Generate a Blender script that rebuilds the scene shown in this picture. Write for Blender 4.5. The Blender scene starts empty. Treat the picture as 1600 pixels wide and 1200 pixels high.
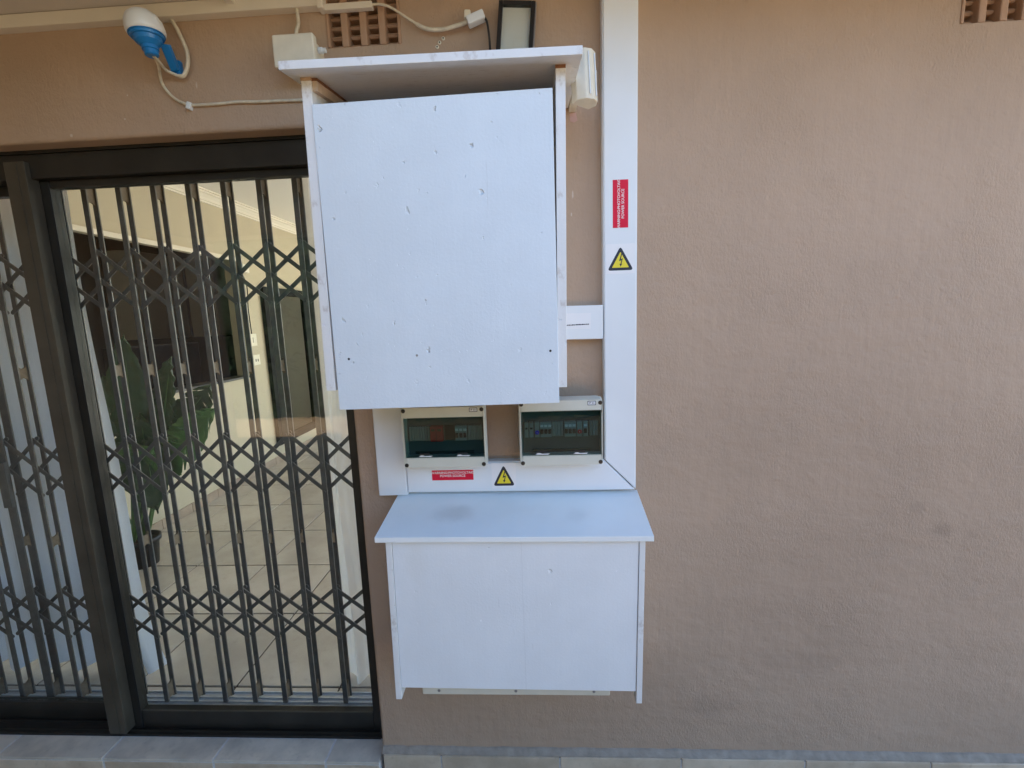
import bpy, bmesh, math, random
from mathutils import Vector, Matrix
random.seed(7)
SC = bpy.context.scene
COL = SC.collection
rad = math.radians

# ---------------------------------------------------------------- camera, sky, sun, exposure
cam_d = bpy.data.cameras.new('camera')
cam = bpy.data.objects.new('camera', cam_d); COL.objects.link(cam)
cam_d.sensor_width = 36.0; cam_d.lens = 36.0 * 700 / 1600
cam_d.clip_start = 0.05; cam_d.clip_end = 2000
RR = ((0.99833706, -0.05058046, 0.02765372), (0.04602789, 0.98823221, 0.14587162), (-0.03470655, -0.1443562, 0.98891695))
m = Matrix(((RR[0][0], RR[0][2], -RR[0][1], 0.0), (RR[1][0], RR[1][2], -RR[1][1], -1.5), (RR[2][0], RR[2][2], -RR[2][1], 1.668), (0, 0, 0, 1)))
cam.matrix_world = m
SC.camera = cam

SUN_EL, SUN_AZ = 54.0, -14.0          # the sun stands behind the house
S = Vector((math.sin(rad(SUN_AZ)) * math.cos(rad(SUN_EL)), math.cos(rad(SUN_AZ)) * math.cos(rad(SUN_EL)), math.sin(rad(SUN_EL))))
world = bpy.data.worlds.new('World'); SC.world = world; world.use_nodes = True
nt = world.node_tree; nt.nodes.clear()
sky = nt.nodes.new('ShaderNodeTexSky'); sky.sky_type = 'NISHITA'; sky.sun_disc = False
sky.sun_elevation = rad(SUN_EL); sky.sun_rotation = rad(SUN_AZ)
sky.dust_density = 0.2; sky.ozone_density = 1.8
bgn = nt.nodes.new('ShaderNodeBackground'); bgn.inputs['Strength'].default_value = 0.15
wo = nt.nodes.new('ShaderNodeOutputWorld')
nt.links.new(sky.outputs[0], bgn.inputs[0]); nt.links.new(bgn.outputs[0], wo.inputs[0])
sun_d = bpy.data.lights.new('sun', 'SUN'); sun_d.energy = 5.0; sun_d.angle = rad(0.5); sun_d.color = (1.0, 0.95, 0.87)
sun = bpy.data.objects.new('sun', sun_d); COL.objects.link(sun)
sun.rotation_euler = S.to_track_quat('Z', 'Y').to_euler(); sun.location = S * 20
SC.view_settings.view_transform = 'Standard'; SC.view_settings.look = 'None'
SC.view_settings.exposure = 2.45; SC.view_settings.gamma = 1.0; SC.view_settings.use_curve_mapping = False
SC.render.engine = 'CYCLES'
SC.cycles.use_denoising = True
SC.cycles.max_bounces = 10; SC.cycles.diffuse_bounces = 6; SC.cycles.glossy_bounces = 4
SC.cycles.transparent_max_bounces = 16; SC.cycles.caustics_reflective = False; SC.cycles.caustics_refractive = False
SC.cycles.sample_clamp_indirect = 6

# ---------------------------------------------------------------- materials
def new_mat(name):
    mt = bpy.data.materials.new(name); mt.use_nodes = True
    n = mt.node_tree.nodes; b = n['Principled BSDF']
    return mt, n, mt.node_tree.links, b

def simple(name, col, rough=0.5, metal=0.0, spec=0.5, noise=0.0, nscale=40, bump=0.0, bscale=200):
    mt, n, l, b = new_mat(name)
    b.inputs['Base Color'].default_value = (*col, 1); b.inputs['Roughness'].default_value = rough
    b.inputs['Metallic'].default_value = metal; b.inputs['Specular IOR Level'].default_value = spec
    if noise or bump:
        tc = n.new('ShaderNodeTexCoord')
    if noise:
        t = n.new('ShaderNodeTexNoise'); t.inputs['Scale'].default_value = nscale; t.inputs['Detail'].default_value = 5
        l.new(tc.outputs['Object'], t.inputs['Vector'])
        r = n.new('ShaderNodeValToRGB')
        r.color_ramp.elements[0].position = 0.3; r.color_ramp.elements[1].position = 0.7
        r.color_ramp.elements[0].color = (*[c * (1 - noise) for c in col], 1); r.color_ramp.elements[1].color = (*[min(1, c * (1 + noise)) for c in col], 1)
        l.new(t.outputs[0], r.inputs[0]); l.new(r.outputs[0], b.inputs['Base Color'])
    if bump:
        t2 = n.new('ShaderNodeTexNoise'); t2.inputs['Scale'].default_value = bscale; t2.inputs['Detail'].default_value = 3
        l.new(tc.outputs['Object'], t2.inputs['Vector'])
        bp = n.new('ShaderNodeBump'); bp.inputs['Strength'].default_value = 0.5; bp.inputs['Distance'].default_value = bump
        l.new(t2.outputs[0], bp.inputs['Height']); l.new(bp.outputs[0], b.inputs['Normal'])
    return mt

def nd(n, typ, **kw):
    x = n.new(typ)
    for k, v in kw.items():
        setattr(x, k, v)
    return x

def math_n(n, l, op, a, b=None, clamp=False):
    x = n.new('ShaderNodeMath'); x.operation = op; x.use_clamp = clamp
    for i, v in enumerate((a, b)):
        if v is None: continue
        if isinstance(v, (int, float)): x.inputs[i].default_value = v
        else: l.new(v, x.inputs[i])
    return x.outputs[0]

def noise_n(n, l, vec, scale, detail=4, rough=0.55, sc3=None):
    if sc3:
        mp = n.new('ShaderNodeMapping'); mp.inputs['Scale'].default_value = sc3
        l.new(vec, mp.inputs['Vector']); vec = mp.outputs[0]
    t = n.new('ShaderNodeTexNoise'); t.inputs['Scale'].default_value = scale; t.inputs['Detail'].default_value = detail
    t.inputs['Roughness'].default_value = rough
    l.new(vec, t.inputs['Vector']); return t.outputs[0]

def mix_rgb(n, l, fac, a, b):
    x = n.new('ShaderNodeMix'); x.data_type = 'RGBA'
    if isinstance(fac, (int, float)): x.inputs[0].default_value = fac
    else: l.new(fac, x.inputs[0])
    for i, v in ((6, a), (7, b)):
        if isinstance(v, tuple): x.inputs[i].default_value = (*v, 1)
        else: l.new(v, x.inputs[i])
    return x.outputs[2]

def ramp(n, l, src, p0, p1):
    x = n.new('ShaderNodeMapRange'); x.inputs[1].default_value = p0; x.inputs[2].default_value = p1
    x.interpolation_type = 'SMOOTHSTEP'
    l.new(src, x.inputs[0]); return x.outputs[0]

def spot(n, l, obj_vec, centre, radius, soft, squash=(1, 1, 1), wob=None):
    s = n.new('ShaderNodeVectorMath'); s.operation = 'SUBTRACT'; s.inputs[1].default_value = centre; l.new(obj_vec, s.inputs[0])
    k = n.new('ShaderNodeVectorMath'); k.operation = 'MULTIPLY'; k.inputs[1].default_value = squash; l.new(s.outputs[0], k.inputs[0])
    d = n.new('ShaderNodeVectorMath'); d.operation = 'LENGTH'; l.new(k.outputs[0], d.inputs[0])
    v = d.outputs['Value']
    if wob is not None:
        v = math_n(n, l, 'ADD', v, math_n(n, l, 'MULTIPLY', math_n(n, l, 'SUBTRACT', wob, 0.5), radius * 1.2))
    return ramp(n, l, v, radius, max(0.0, radius - soft))

def plaster(name, col, amount=1.0, marks=False):
    mt, n, l, b = new_mat(name)
    tc = n.new('ShaderNodeTexCoord'); v = tc.outputs['Object']
    big = noise_n(n, l, v, 1.3, 4); mid = noise_n(n, l, v, 9, 5)
    c = mix_rgb(n, l, ramp(n, l, big, 0.3, 0.7), tuple(x * 0.93 for x in col), tuple(min(1, x * 1.06) for x in col))
    c = mix_rgb(n, l, math_n(n, l, 'MULTIPLY', ramp(n, l, mid, 0.55, 0.8), 0.22), c, tuple(x * 0.84 for x in col))
    fine = noise_n(n, l, v, 1.0, 3, 0.6, (95, 95, 48))
    c = mix_rgb(n, l, math_n(n, l, 'MULTIPLY', ramp(n, l, fine, 0.6, 0.8), 0.25), c, tuple(x * 0.8 for x in col))
    if marks:
        for ce, r, k, sq in (((1.372, 0, 0.905), 0.05, 0.2, (1, 1, 1.2)), ((1.47, 0, 0.89), 0.02, 0.1, (1, 1, 1)), ((1.28, 0, 0.99), 0.03, 0.14, (1, 1, 1)), ((0.62, 0, 0.22), 0.07, 0.12, (0.6, 1, 1)), ((0.9, 0, 0.4), 0.1, 0.09, (0.5, 1, 1.4))):
            c = mix_rgb(n, l, math_n(n, l, 'MULTIPLY', spot(n, l, v, ce, r, r * 0.7, sq, mid), k), c, (0.13, 0.10, 0.085))
        for ce, r, sq in (((-1.047, 0, 2.437), 0.007, (2, 1, 0.6)), ((0.137, 0, 2.05), 0.006, (2, 1, 0.4)), ((-1.3, 0, 2.35), 0.004, (1, 1, 1)), ((-1.49, 0, 2.31), 0.006, (1, 1, 1)), ((0.132, 0, 1.99), 0.005, (2, 1, 0.7)), ((-1.28, 0, 2.42), 0.003, (1, 1, 1))):
            c = mix_rgb(n, l, math_n(n, l, 'MULTIPLY', spot(n, l, v, ce, r, r * 0.5, sq), 0.8), c, (0.6, 0.52, 0.45))
    l.new(c, b.inputs['Base Color'])
    b.inputs['Roughness'].default_value = 0.62; b.inputs['Specular IOR Level'].default_value = 0.35
    # trowelled relief: upright brush grain, lumps and a few chips
    rough = noise_n(n, l, v, 1.0, 4, 0.65, (150, 150, 75))
    drag = noise_n(n, l, v, 1.0, 4, 0.6, (42, 42, 3.2))
    sweep = noise_n(n, l, v, 1.0, 3, 0.5, (5, 5, 11))
    lump = noise_n(n, l, v, 22, 4, 0.5)
    patch = ramp(n, l, noise_n(n, l, v, 3.0, 3), 0.35, 0.7)
    vo = n.new('ShaderNodeTexVoronoi'); vo.inputs['Scale'].default_value = 38; l.new(v, vo.inputs['Vector'])
    sep = n.new('ShaderNodeSeparateColor'); l.new(vo.outputs['Color'], sep.inputs[0])
    bits = math_n(n, l, 'MULTIPLY', ramp(n, l, vo.outputs['Distance'], 0.34, 0.1), ramp(n, l, sep.outputs[0], 0.8, 0.86))
    h = math_n(n, l, 'ADD', math_n(n, l, 'MULTIPLY', rough, math_n(n, l, 'ADD', math_n(n, l, 'MULTIPLY', patch, 0.75), 0.18)), math_n(n, l, 'MULTIPLY', lump, 0.9))
    h = math_n(n, l, 'ADD', h, math_n(n, l, 'MULTIPLY', bits, 0.13))
    h = math_n(n, l, 'ADD', h, math_n(n, l, 'MULTIPLY', drag, math_n(n, l, 'SUBTRACT', 0.40, math_n(n, l, 'MULTIPLY', patch, 0.3))))
    h = math_n(n, l, 'ADD', h, math_n(n, l, 'MULTIPLY', sweep, 1.3))
    bp = n.new('ShaderNodeBump'); bp.inputs['Strength'].default_value = 0.75; bp.inputs['Distance'].default_value = 0.006 * amount
    l.new(h, bp.inputs['Height']); l.new(bp.outputs[0], b.inputs['Normal'])
    return mt

def painted_board(name, col, dents=1.0, grain_axis='z', edge=0.0, stain=None, seam=None):
    """white paint brushed on pine ply: grain, brush strokes, dents, knocks through the paint"""
    mt, n, l, b = new_mat(name)
    tc = n.new('ShaderNodeTexCoord'); v = tc.outputs['Object']
    sc = (180, 180, 7) if grain_axis == 'z' else (7, 180, 180)
    grain = noise_n(n, l, v, 1.0, 4, 0.6, sc)
    wide = noise_n(n, l, v, 1.0, 3, 0.5, tuple(x * 0.22 for x in sc))
    blot = noise_n(n, l, v, 5.5, 4)
    c = mix_rgb(n, l, ramp(n, l, blot, 0.3, 0.75), tuple(x * 0.95 for x in col), col)
    c = mix_rgb(n, l, math_n(n, l, 'MULTIPLY', ramp(n, l, grain, 0.62, 0.8), 0.09), c, tuple(x * 0.78 for x in col))
    vo = n.new('ShaderNodeTexVoronoi'); vo.inputs['Scale'].default_value = 40
    mp = n.new('ShaderNodeMapping'); mp.inputs['Scale'].default_value = (1.5, 1.0, 1.0) if grain_axis == 'z' else (1, 1, 1.5); l.new(v, mp.inputs['Vector'])
    wv = n.new('ShaderNodeVectorMath'); wv.operation = 'ADD'
    t = n.new('ShaderNodeTexNoise'); t.inputs['Scale'].default_value = 110; t.inputs['Detail'].default_value = 3; l.new(v, t.inputs['Vector'])
    sv = n.new('ShaderNodeVectorMath'); sv.operation = 'SCALE'; sv.inputs['Scale'].default_value = 0.02; l.new(t.outputs['Color'], sv.inputs[0])
    l.new(mp.outputs[0], wv.inputs[0]); l.new(sv.outputs[0], wv.inputs[1]); l.new(wv.outputs[0], vo.inputs['Vector'])
    sep = n.new('ShaderNodeSeparateColor'); l.new(vo.outputs['Color'], sep.inputs[0])
    size = math_n(n, l, 'ADD', math_n(n, l, 'MULTIPLY', math_n(n, l, 'POWER', sep.outputs[1], 3.0), 0.28), 0.075)
    rel = math_n(n, l, 'DIVIDE', vo.outputs['Distance'], size)
    dent = math_n(n, l, 'MULTIPLY', ramp(n, l, rel, 1.2, 0.5), ramp(n, l, sep.outputs[0], 1.0 - 0.36 * dents, 1.0 - 0.29 * dents))
    dent = math_n(n, l, 'MULTIPLY', dent, ramp(n, l, noise_n(n, l, v, 7.0, 2), 0.40, 0.58))
    deep = math_n(n, l, 'MULTIPLY', ramp(n, l, rel, 0.55, 0.3), ramp(n, l, sep.outputs[0], 1.0 - 0.03 * dents, 1.0 - 0.02 * dents))
    c = mix_rgb(n, l, math_n(n, l, 'MULTIPLY', deep, 0.15), c, (0.16, 0.13, 0.11))
    if seam is not None:
        for sx, z0, z1 in seam:
            sp = n.new('ShaderNodeSeparateXYZ'); l.new(v, sp.inputs[0])
            wob = math_n(n, l, 'MULTIPLY', math_n(n, l, 'SUBTRACT', noise_n(n, l, v, 9, 2), 0.5), 0.006)
            dx = math_n(n, l, 'ABSOLUTE', math_n(n, l, 'ADD', math_n(n, l, 'SUBTRACT', sp.outputs[0], sx), wob))
            ln = math_n(n, l, 'MULTIPLY', ramp(n, l, dx, 0.0016, 0.0004), math_n(n, l, 'MULTIPLY', ramp(n, l, sp.outputs[2], z0, z0 + 0.03), ramp(n, l, sp.outputs[2], z1, z1 - 0.03)))
            c = mix_rgb(n, l, math_n(n, l, 'MULTIPLY', ln, 0.13), c, (0.35, 0.34, 0.33))
    if stain:
        for ce, r, k, sq, colr in stain:
            c = mix_rgb(n, l, math_n(n, l, 'MULTIPLY', spot(n, l, v, ce, r, r * 0.8, sq, blot), k), c, colr)
    if edge:
        e = noise_n(n, l, v, 1.0, 4, 0.6, (30, 260, 22))
        c = mix_rgb(n, l, math_n(n, l, 'MULTIPLY', ramp(n, l, e, 0.57, 0.72), edge), c, (0.30, 0.21, 0.14))
    l.new(c, b.inputs['Base Color'])
    b.inputs['Roughness'].default_value = 0.48; b.inputs['Specular IOR Level'].default_value = 0.4
    h = math_n(n, l, 'ADD', math_n(n, l, 'MULTIPLY', grain, 0.045), math_n(n, l, 'MULTIPLY', wide, 0.09))
    h = math_n(n, l, 'SUBTRACT', h, math_n(n, l, 'MULTIPLY', dent, 1.1))
    h = math_n(n, l, 'ADD', h, math_n(n, l, 'MULTIPLY', noise_n(n, l, v, 140, 2), 0.12))
    bp = n.new('ShaderNodeBump'); bp.inputs['Strength'].default_value = 0.85; bp.inputs['Distance'].default_value = 0.004
    l.new(h, bp.inputs['Height']); l.new(bp.outputs[0], b.inputs['Normal'])
    return mt

def stone_tile(name, a, b_, rough=0.45, scale=7.0):
    mt, n, l, b = new_mat(name)
    tc = n.new('ShaderNodeTexCoord'); oi = n.new('ShaderNodeObjectInfo')
    ad = n.new('ShaderNodeVectorMath'); ad.operation = 'ADD'
    k = n.new('ShaderNodeMath'); k.operation = 'MULTIPLY'; k.inputs[1].default_value = 37.0; l.new(oi.outputs['Random'], k.inputs[0])
    l.new(tc.outputs['Object'], ad.inputs[0]); l.new(k.outputs[0], ad.inputs[1]); v = ad.outputs[0]
    n1 = noise_n(n, l, v, scale, 6, 0.6); n2 = noise_n(n, l, v, scale * 6, 5, 0.6)
    c = mix_rgb(n, l, ramp(n, l, n1, 0.3, 0.7), a, b_)
    c = mix_rgb(n, l, math_n(n, l, 'MULTIPLY', ramp(n, l, n2, 0.55, 0.75), 0.35), c, tuple(x * 0.7 for x in a))
    hv = n.new('ShaderNodeHueSaturation'); l.new(c, hv.inputs['Color'])
    val = math_n(n, l, 'ADD', math_n(n, l, 'MULTIPLY', oi.outputs['Random'], 0.16), 0.92); l.new(val, hv.inputs['Value'])
    l.new(hv.outputs[0], b.inputs['Base Color']); b.inputs['Roughness'].default_value = rough
    bp = n.new('ShaderNodeBump'); bp.inputs['Strength'].default_value = 0.3; bp.inputs['Distance'].default_value = 0.002
    l.new(math_n(n, l, 'ADD', n1, math_n(n, l, 'MULTIPLY', n2, 0.4)), bp.inputs['Height']); l.new(bp.outputs[0], b.inputs['Normal'])
    return mt

def glass(name, tint, ior=1.5, base=0.0):
    mt = bpy.data.materials.new(name); mt.use_nodes = True
    n = mt.node_tree.nodes; l = mt.node_tree.links; n.clear()
    o = n.new('ShaderNodeOutputMaterial'); tr = n.new('ShaderNodeBsdfTransparent'); tr.inputs[0].default_value = (*tint, 1)
    gl = n.new('ShaderNodeBsdfGlossy'); gl.inputs['Roughness'].default_value = 0.015
    lw = n.new('ShaderNodeLayerWeight'); lw.inputs['Blend'].default_value = 0.5      # Schlick, the same from both sides
    r0 = ((ior - 1) / (ior + 1)) ** 2
    mx = n.new('ShaderNodeMixShader')
    f = math_n(n, l, 'ADD', math_n(n, l, 'MULTIPLY', math_n(n, l, 'POWER', lw.outputs['Facing'], 5.0), 1 - r0), r0 + base, True)
    l.new(f, mx.inputs[0]); l.new(tr.outputs[0], mx.inputs[1]); l.new(gl.outputs[0], mx.inputs[2]); l.new(mx.outputs[0], o.inputs[0])
    return mt

def cloth(name, col, trans, see=0.0):
    mt = bpy.data.materials.new(name); mt.use_nodes = True
    n = mt.node_tree.nodes; l = mt.node_tree.links; n.clear()
    o = n.new('ShaderNodeOutputMaterial'); d = n.new('ShaderNodeBsdfDiffuse'); t = n.new('ShaderNodeBsdfTranslucent'); tp = n.new('ShaderNodeBsdfTransparent')
    d.inputs[0].default_value = (*col, 1); t.inputs[0].default_value = (*col, 1)
    m1 = n.new('ShaderNodeMixShader'); m1.inputs[0].default_value = trans; m2 = n.new('ShaderNodeMixShader'); m2.inputs[0].default_value = see
    l.new(d.outputs[0], m1.inputs[1]); l.new(t.outputs[0], m1.inputs[2]); l.new(m1.outputs[0], m2.inputs[1]); l.new(tp.outputs[0], m2.inputs[2]); l.new(m2.outputs[0], o.inputs[0])
    return mt

WALL = (0.445, 0.320, 0.230)
M = {}
M['plaster'] = plaster('brown_plaster', WALL, 1.0, True)
M['brick_paint'] = plaster('painted_air_brick', (0.40, 0.255, 0.17), 0.5)
M['board'] = painted_board('white_painted_ply', (0.735, 0.80, 0.845), 1.0, 'z', seam=[(0.125, 0.1, 0.24)])
M['board_low'] = painted_board('white_painted_ply_worn', (0.82, 0.84, 0.85), 0.12, 'z', seam=[(0.025, -0.3, 0.3)],
    stain=[((-0.30, 0, 0.20), 0.05, 0.15, (1, 1, 0.4), (0.62, 0.6, 0.52)), ((0.05, 0, -0.1), 0.012, 0.25, (3, 1, 0.5), (0.5, 0.5, 0.5)), ((-0.05, 0, 0.05), 0.012, 0.25, (3, 1, 0.4), (0.5, 0.5, 0.5))])
M['board_lid'] = painted_board('white_painted_ply_lid', (0.86, 0.89, 0.885), 0.15, 'x',
    stain=[((-0.20, 0.0, 0), 0.07, 0.45, (0.8, 1.1, 1), (0.54, 0.55, 0.52)), ((-0.17, 0.03, 0), 0.035, 0.18, (1, 1, 1), (0.42, 0.41, 0.37)), ((0.2, -0.02, 0), 0.05, 0.2, (1, 1, 1), (0.6, 0.6, 0.58)),
           ((0.09, 0.035, 0), 0.006, 0.7, (1, 1, 1), (0.2, 0.18, 0.16)), ((0.065, 0.0, 0), 0.004, 0.7, (1, 1, 1), (0.2, 0.18, 0.16)), ((0.215, -0.08, 0), 0.004, 0.7, (0.6, 1, 1), (0.15, 0.13, 0.11)), ((0.10, 0.04, 0), 0.004, 0.7, (1, 1, 1), (0.2, 0.18, 0.16))])
M['board_edge'] = painted_board('white_painted_board_edge', (0.80, 0.80, 0.79), 0.5, 'z', edge=0.35)
M['raw_wood'] = simple('raw_pine', (0.42, 0.29, 0.18), 0.7, noise=0.2, nscale=60)
M['rust'] = simple('rusty_stain', (0.22, 0.10, 0.05), 0.8, noise=0.3, nscale=90)
M['upvc'] = simple('white_trunking_plastic', (0.76, 0.79, 0.82), 0.35, noise=0.015, nscale=8)
M['cream'] = simple('cream_plastic', (0.68, 0.65, 0.55), 0.42, noise=0.03, nscale=20)
M['cream2'] = simple('yellowed_white_plastic', (0.70, 0.66, 0.55), 0.45, noise=0.05, nscale=30)
M['grey_plastic'] = simple('pale_grey_enclosure_plastic', (0.66, 0.66, 0.58), 0.4, noise=0.03, nscale=15, bump=0.0004, bscale=500)
M['paint_white'] = simple('cream_white_gloss', (0.70, 0.66, 0.58), 0.45, noise=0.05, nscale=6)
M['soffit'] = simple('soffit_board', (0.62, 0.58, 0.53), 0.6, noise=0.04, nscale=5)
M['alu'] = simple('dark_bronze_aluminium', (0.030, 0.027, 0.022), 0.38, 0.3, noise=0.25, nscale=9)
M['alu_front'] = simple('weathered_bronze_aluminium', (0.075, 0.066, 0.05), 0.42, 0.25, noise=0.2, nscale=7)
M['gate'] = simple('charcoal_gate_steel', (0.115, 0.115, 0.112), 0.38, 0.3, noise=0.2, nscale=25)
M['track'] = simple('anodised_track', (0.55, 0.59, 0.62), 0.4, 0.4, noise=0.1, nscale=30)
M['black'] = simple('black_plastic', (0.012, 0.012, 0.013), 0.35)
M['black_cable'] = simple('black_cable', (0.02, 0.02, 0.02), 0.5)
M['cable'] = simple('weathered_white_cable', (0.62, 0.57, 0.46), 0.55, noise=0.18, nscale=35)
M['blue'] = simple('blue_plastic', (0.012, 0.18, 0.50), 0.32, noise=0.08, nscale=30)
M['opal'] = simple('opal_white_plastic', (0.72, 0.76, 0.80), 0.3)
M['sticker'] = simple('white_sticker', (0.82, 0.82, 0.84), 0.4)
M['red'] = simple('red_sticker', (0.68, 0.010, 0.045), 0.5, spec=0.25, noise=0.04, nscale=40)
M['yellow'] = simple('yellow_print', (0.80, 0.66, 0.03), 0.45)
M['ink'] = simple('black_print', (0.015, 0.017, 0.03), 0.5)
M['white_ink'] = simple('white_print', (0.85, 0.83, 0.83), 0.5)
M['smoke'] = glass('smoked_window', (0.52, 0.66, 0.67), 1.2, 0.0)
M['frame_glass'] = glass('thin_frame_glass', (0.97, 0.97, 0.96), 1.22, 0.0)
M['glass'] = glass('door_glass', (0.955, 0.975, 0.965), 1.5, 0.0)
M['breaker'] = simple('grey_breaker', (0.32, 0.36, 0.34), 0.5)
M['tray'] = simple('dark_grey_tray', (0.12, 0.135, 0.13), 0.5)
M['breaker_dark'] = simple('dark_toggle', (0.015, 0.017, 0.02), 0.5)
M['breaker_red'] = simple('red_module', (0.75, 0.03, 0.03), 0.45)
M['btn_blue'] = simple('blue_button', (0.01, 0.03, 0.95), 0.4)
M['btn_red'] = simple('red_button', (0.95, 0.01, 0.03), 0.4)
M['step_tile'] = stone_tile('grey_slate_tile', (0.45, 0.41, 0.345), (0.66, 0.59, 0.485), 0.5)
M['riser_tile'] = stone_tile('beige_stone_tile', (0.46, 0.365, 0.26), (0.64, 0.53, 0.40), 0.5)
M['floor_tile'] = stone_tile('beige_floor_tile', (0.46, 0.415, 0.355), (0.56, 0.515, 0.45), 0.25, 3.0)
M['skirting'] = stone_tile('brown_skirting_tile', (0.33, 0.25, 0.18), (0.42, 0.33, 0.25), 0.4, 5.0)
M['pale_wood'] = simple('bare_pale_timber', (0.60, 0.47, 0.36), 0.7, noise=0.2, nscale=40)
M['web'] = simple('tan_web_steel', (0.17, 0.125, 0.08), 0.6, noise=0.2, nscale=60)  # web plates browner than the charcoal pickets
M['grout'] = simple('brown_grout', (0.03, 0.022, 0.018), 0.9)
M['grout_pale'] = simple('pale_grout', (0.62, 0.61, 0.60), 0.9, noise=0.15, nscale=50)
M['mortar'] = simple('grey_mortar', (0.31, 0.265, 0.215), 0.9, noise=0.2, nscale=30, bump=0.004, bscale=90)
M['room'] = simple('warm_cream_wall', (0.52, 0.46, 0.335), 0.7, noise=0.02, nscale=4)
M['room_white'] = simple('off_white_wall', (0.80, 0.77, 0.68), 0.7)
M['ceiling'] = simple('ceiling_paint', (0.78, 0.75, 0.68), 0.8)
M['cornice'] = simple('cornice_plaster', (0.76, 0.71, 0.60), 0.7)
M['kitchen'] = simple('shade_dark_wall', (0.042, 0.044, 0.045), 0.6)  # near-black colour stands in for the shade of the unlit kitchen
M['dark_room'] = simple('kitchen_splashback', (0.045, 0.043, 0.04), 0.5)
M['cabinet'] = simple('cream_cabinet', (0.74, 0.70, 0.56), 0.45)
M['shaded_cabinet'] = simple('cabinet_shade_tone', (0.24, 0.23, 0.20), 0.5)  # darker copy of the cream cabinet, weaker light put into its colour
M['mirror'] = simple('mirror_glass', (0.13, 0.13, 0.125), 0.02, 1.0)
M['screen'] = simple('black_screen', (0.004, 0.004, 0.006), 0.6, spec=0.0)
M['flat_black'] = simple('matt_black_frame', (0.010, 0.010, 0.011), 0.6, spec=0.1)
M['curtain'] = cloth('white_curtain', (0.84, 0.88, 0.96), 0.12)
M['sheer'] = cloth('sheer_curtain', (0.84, 0.83, 0.84), 0.4, 0.22)
M['pot'] = simple('black_pot', (0.012, 0.013, 0.015), 0.55)
M['soil'] = simple('potting_soil', (0.03, 0.022, 0.016), 0.95, noise=0.4, nscale=60)
M['stem'] = simple('green_stem', (0.05, 0.12, 0.03), 0.45)
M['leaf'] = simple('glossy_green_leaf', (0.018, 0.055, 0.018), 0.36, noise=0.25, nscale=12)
M['leaf_lit'] = simple('lit_green_leaf', (0.06, 0.15, 0.04), 0.34, noise=0.2, nscale=14)  # brighter copy of the leaf green, with the light painted into it
M['paper'] = simple('paper', (0.62, 0.62, 0.56), 0.6)
M['frame_inner'] = simple('grey_backing', (0.62, 0.63, 0.58), 0.5)
M['pink'] = simple('pink_undercoat', (0.52, 0.33, 0.29), 0.7)
M['paving'] = stone_tile('concrete_paving', (0.30, 0.19, 0.10), (0.38, 0.25, 0.14), 0.8, 1.5)
M['boundary'] = plaster('boundary_plaster', (0.24, 0.18, 0.13), 0.6)
M['roof'] = simple('roof_sheet', (0.16, 0.13, 0.11), 0.6)
M['pebble'] = simple('steel_screw', (0.35, 0.35, 0.36), 0.35, 0.8)

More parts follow.
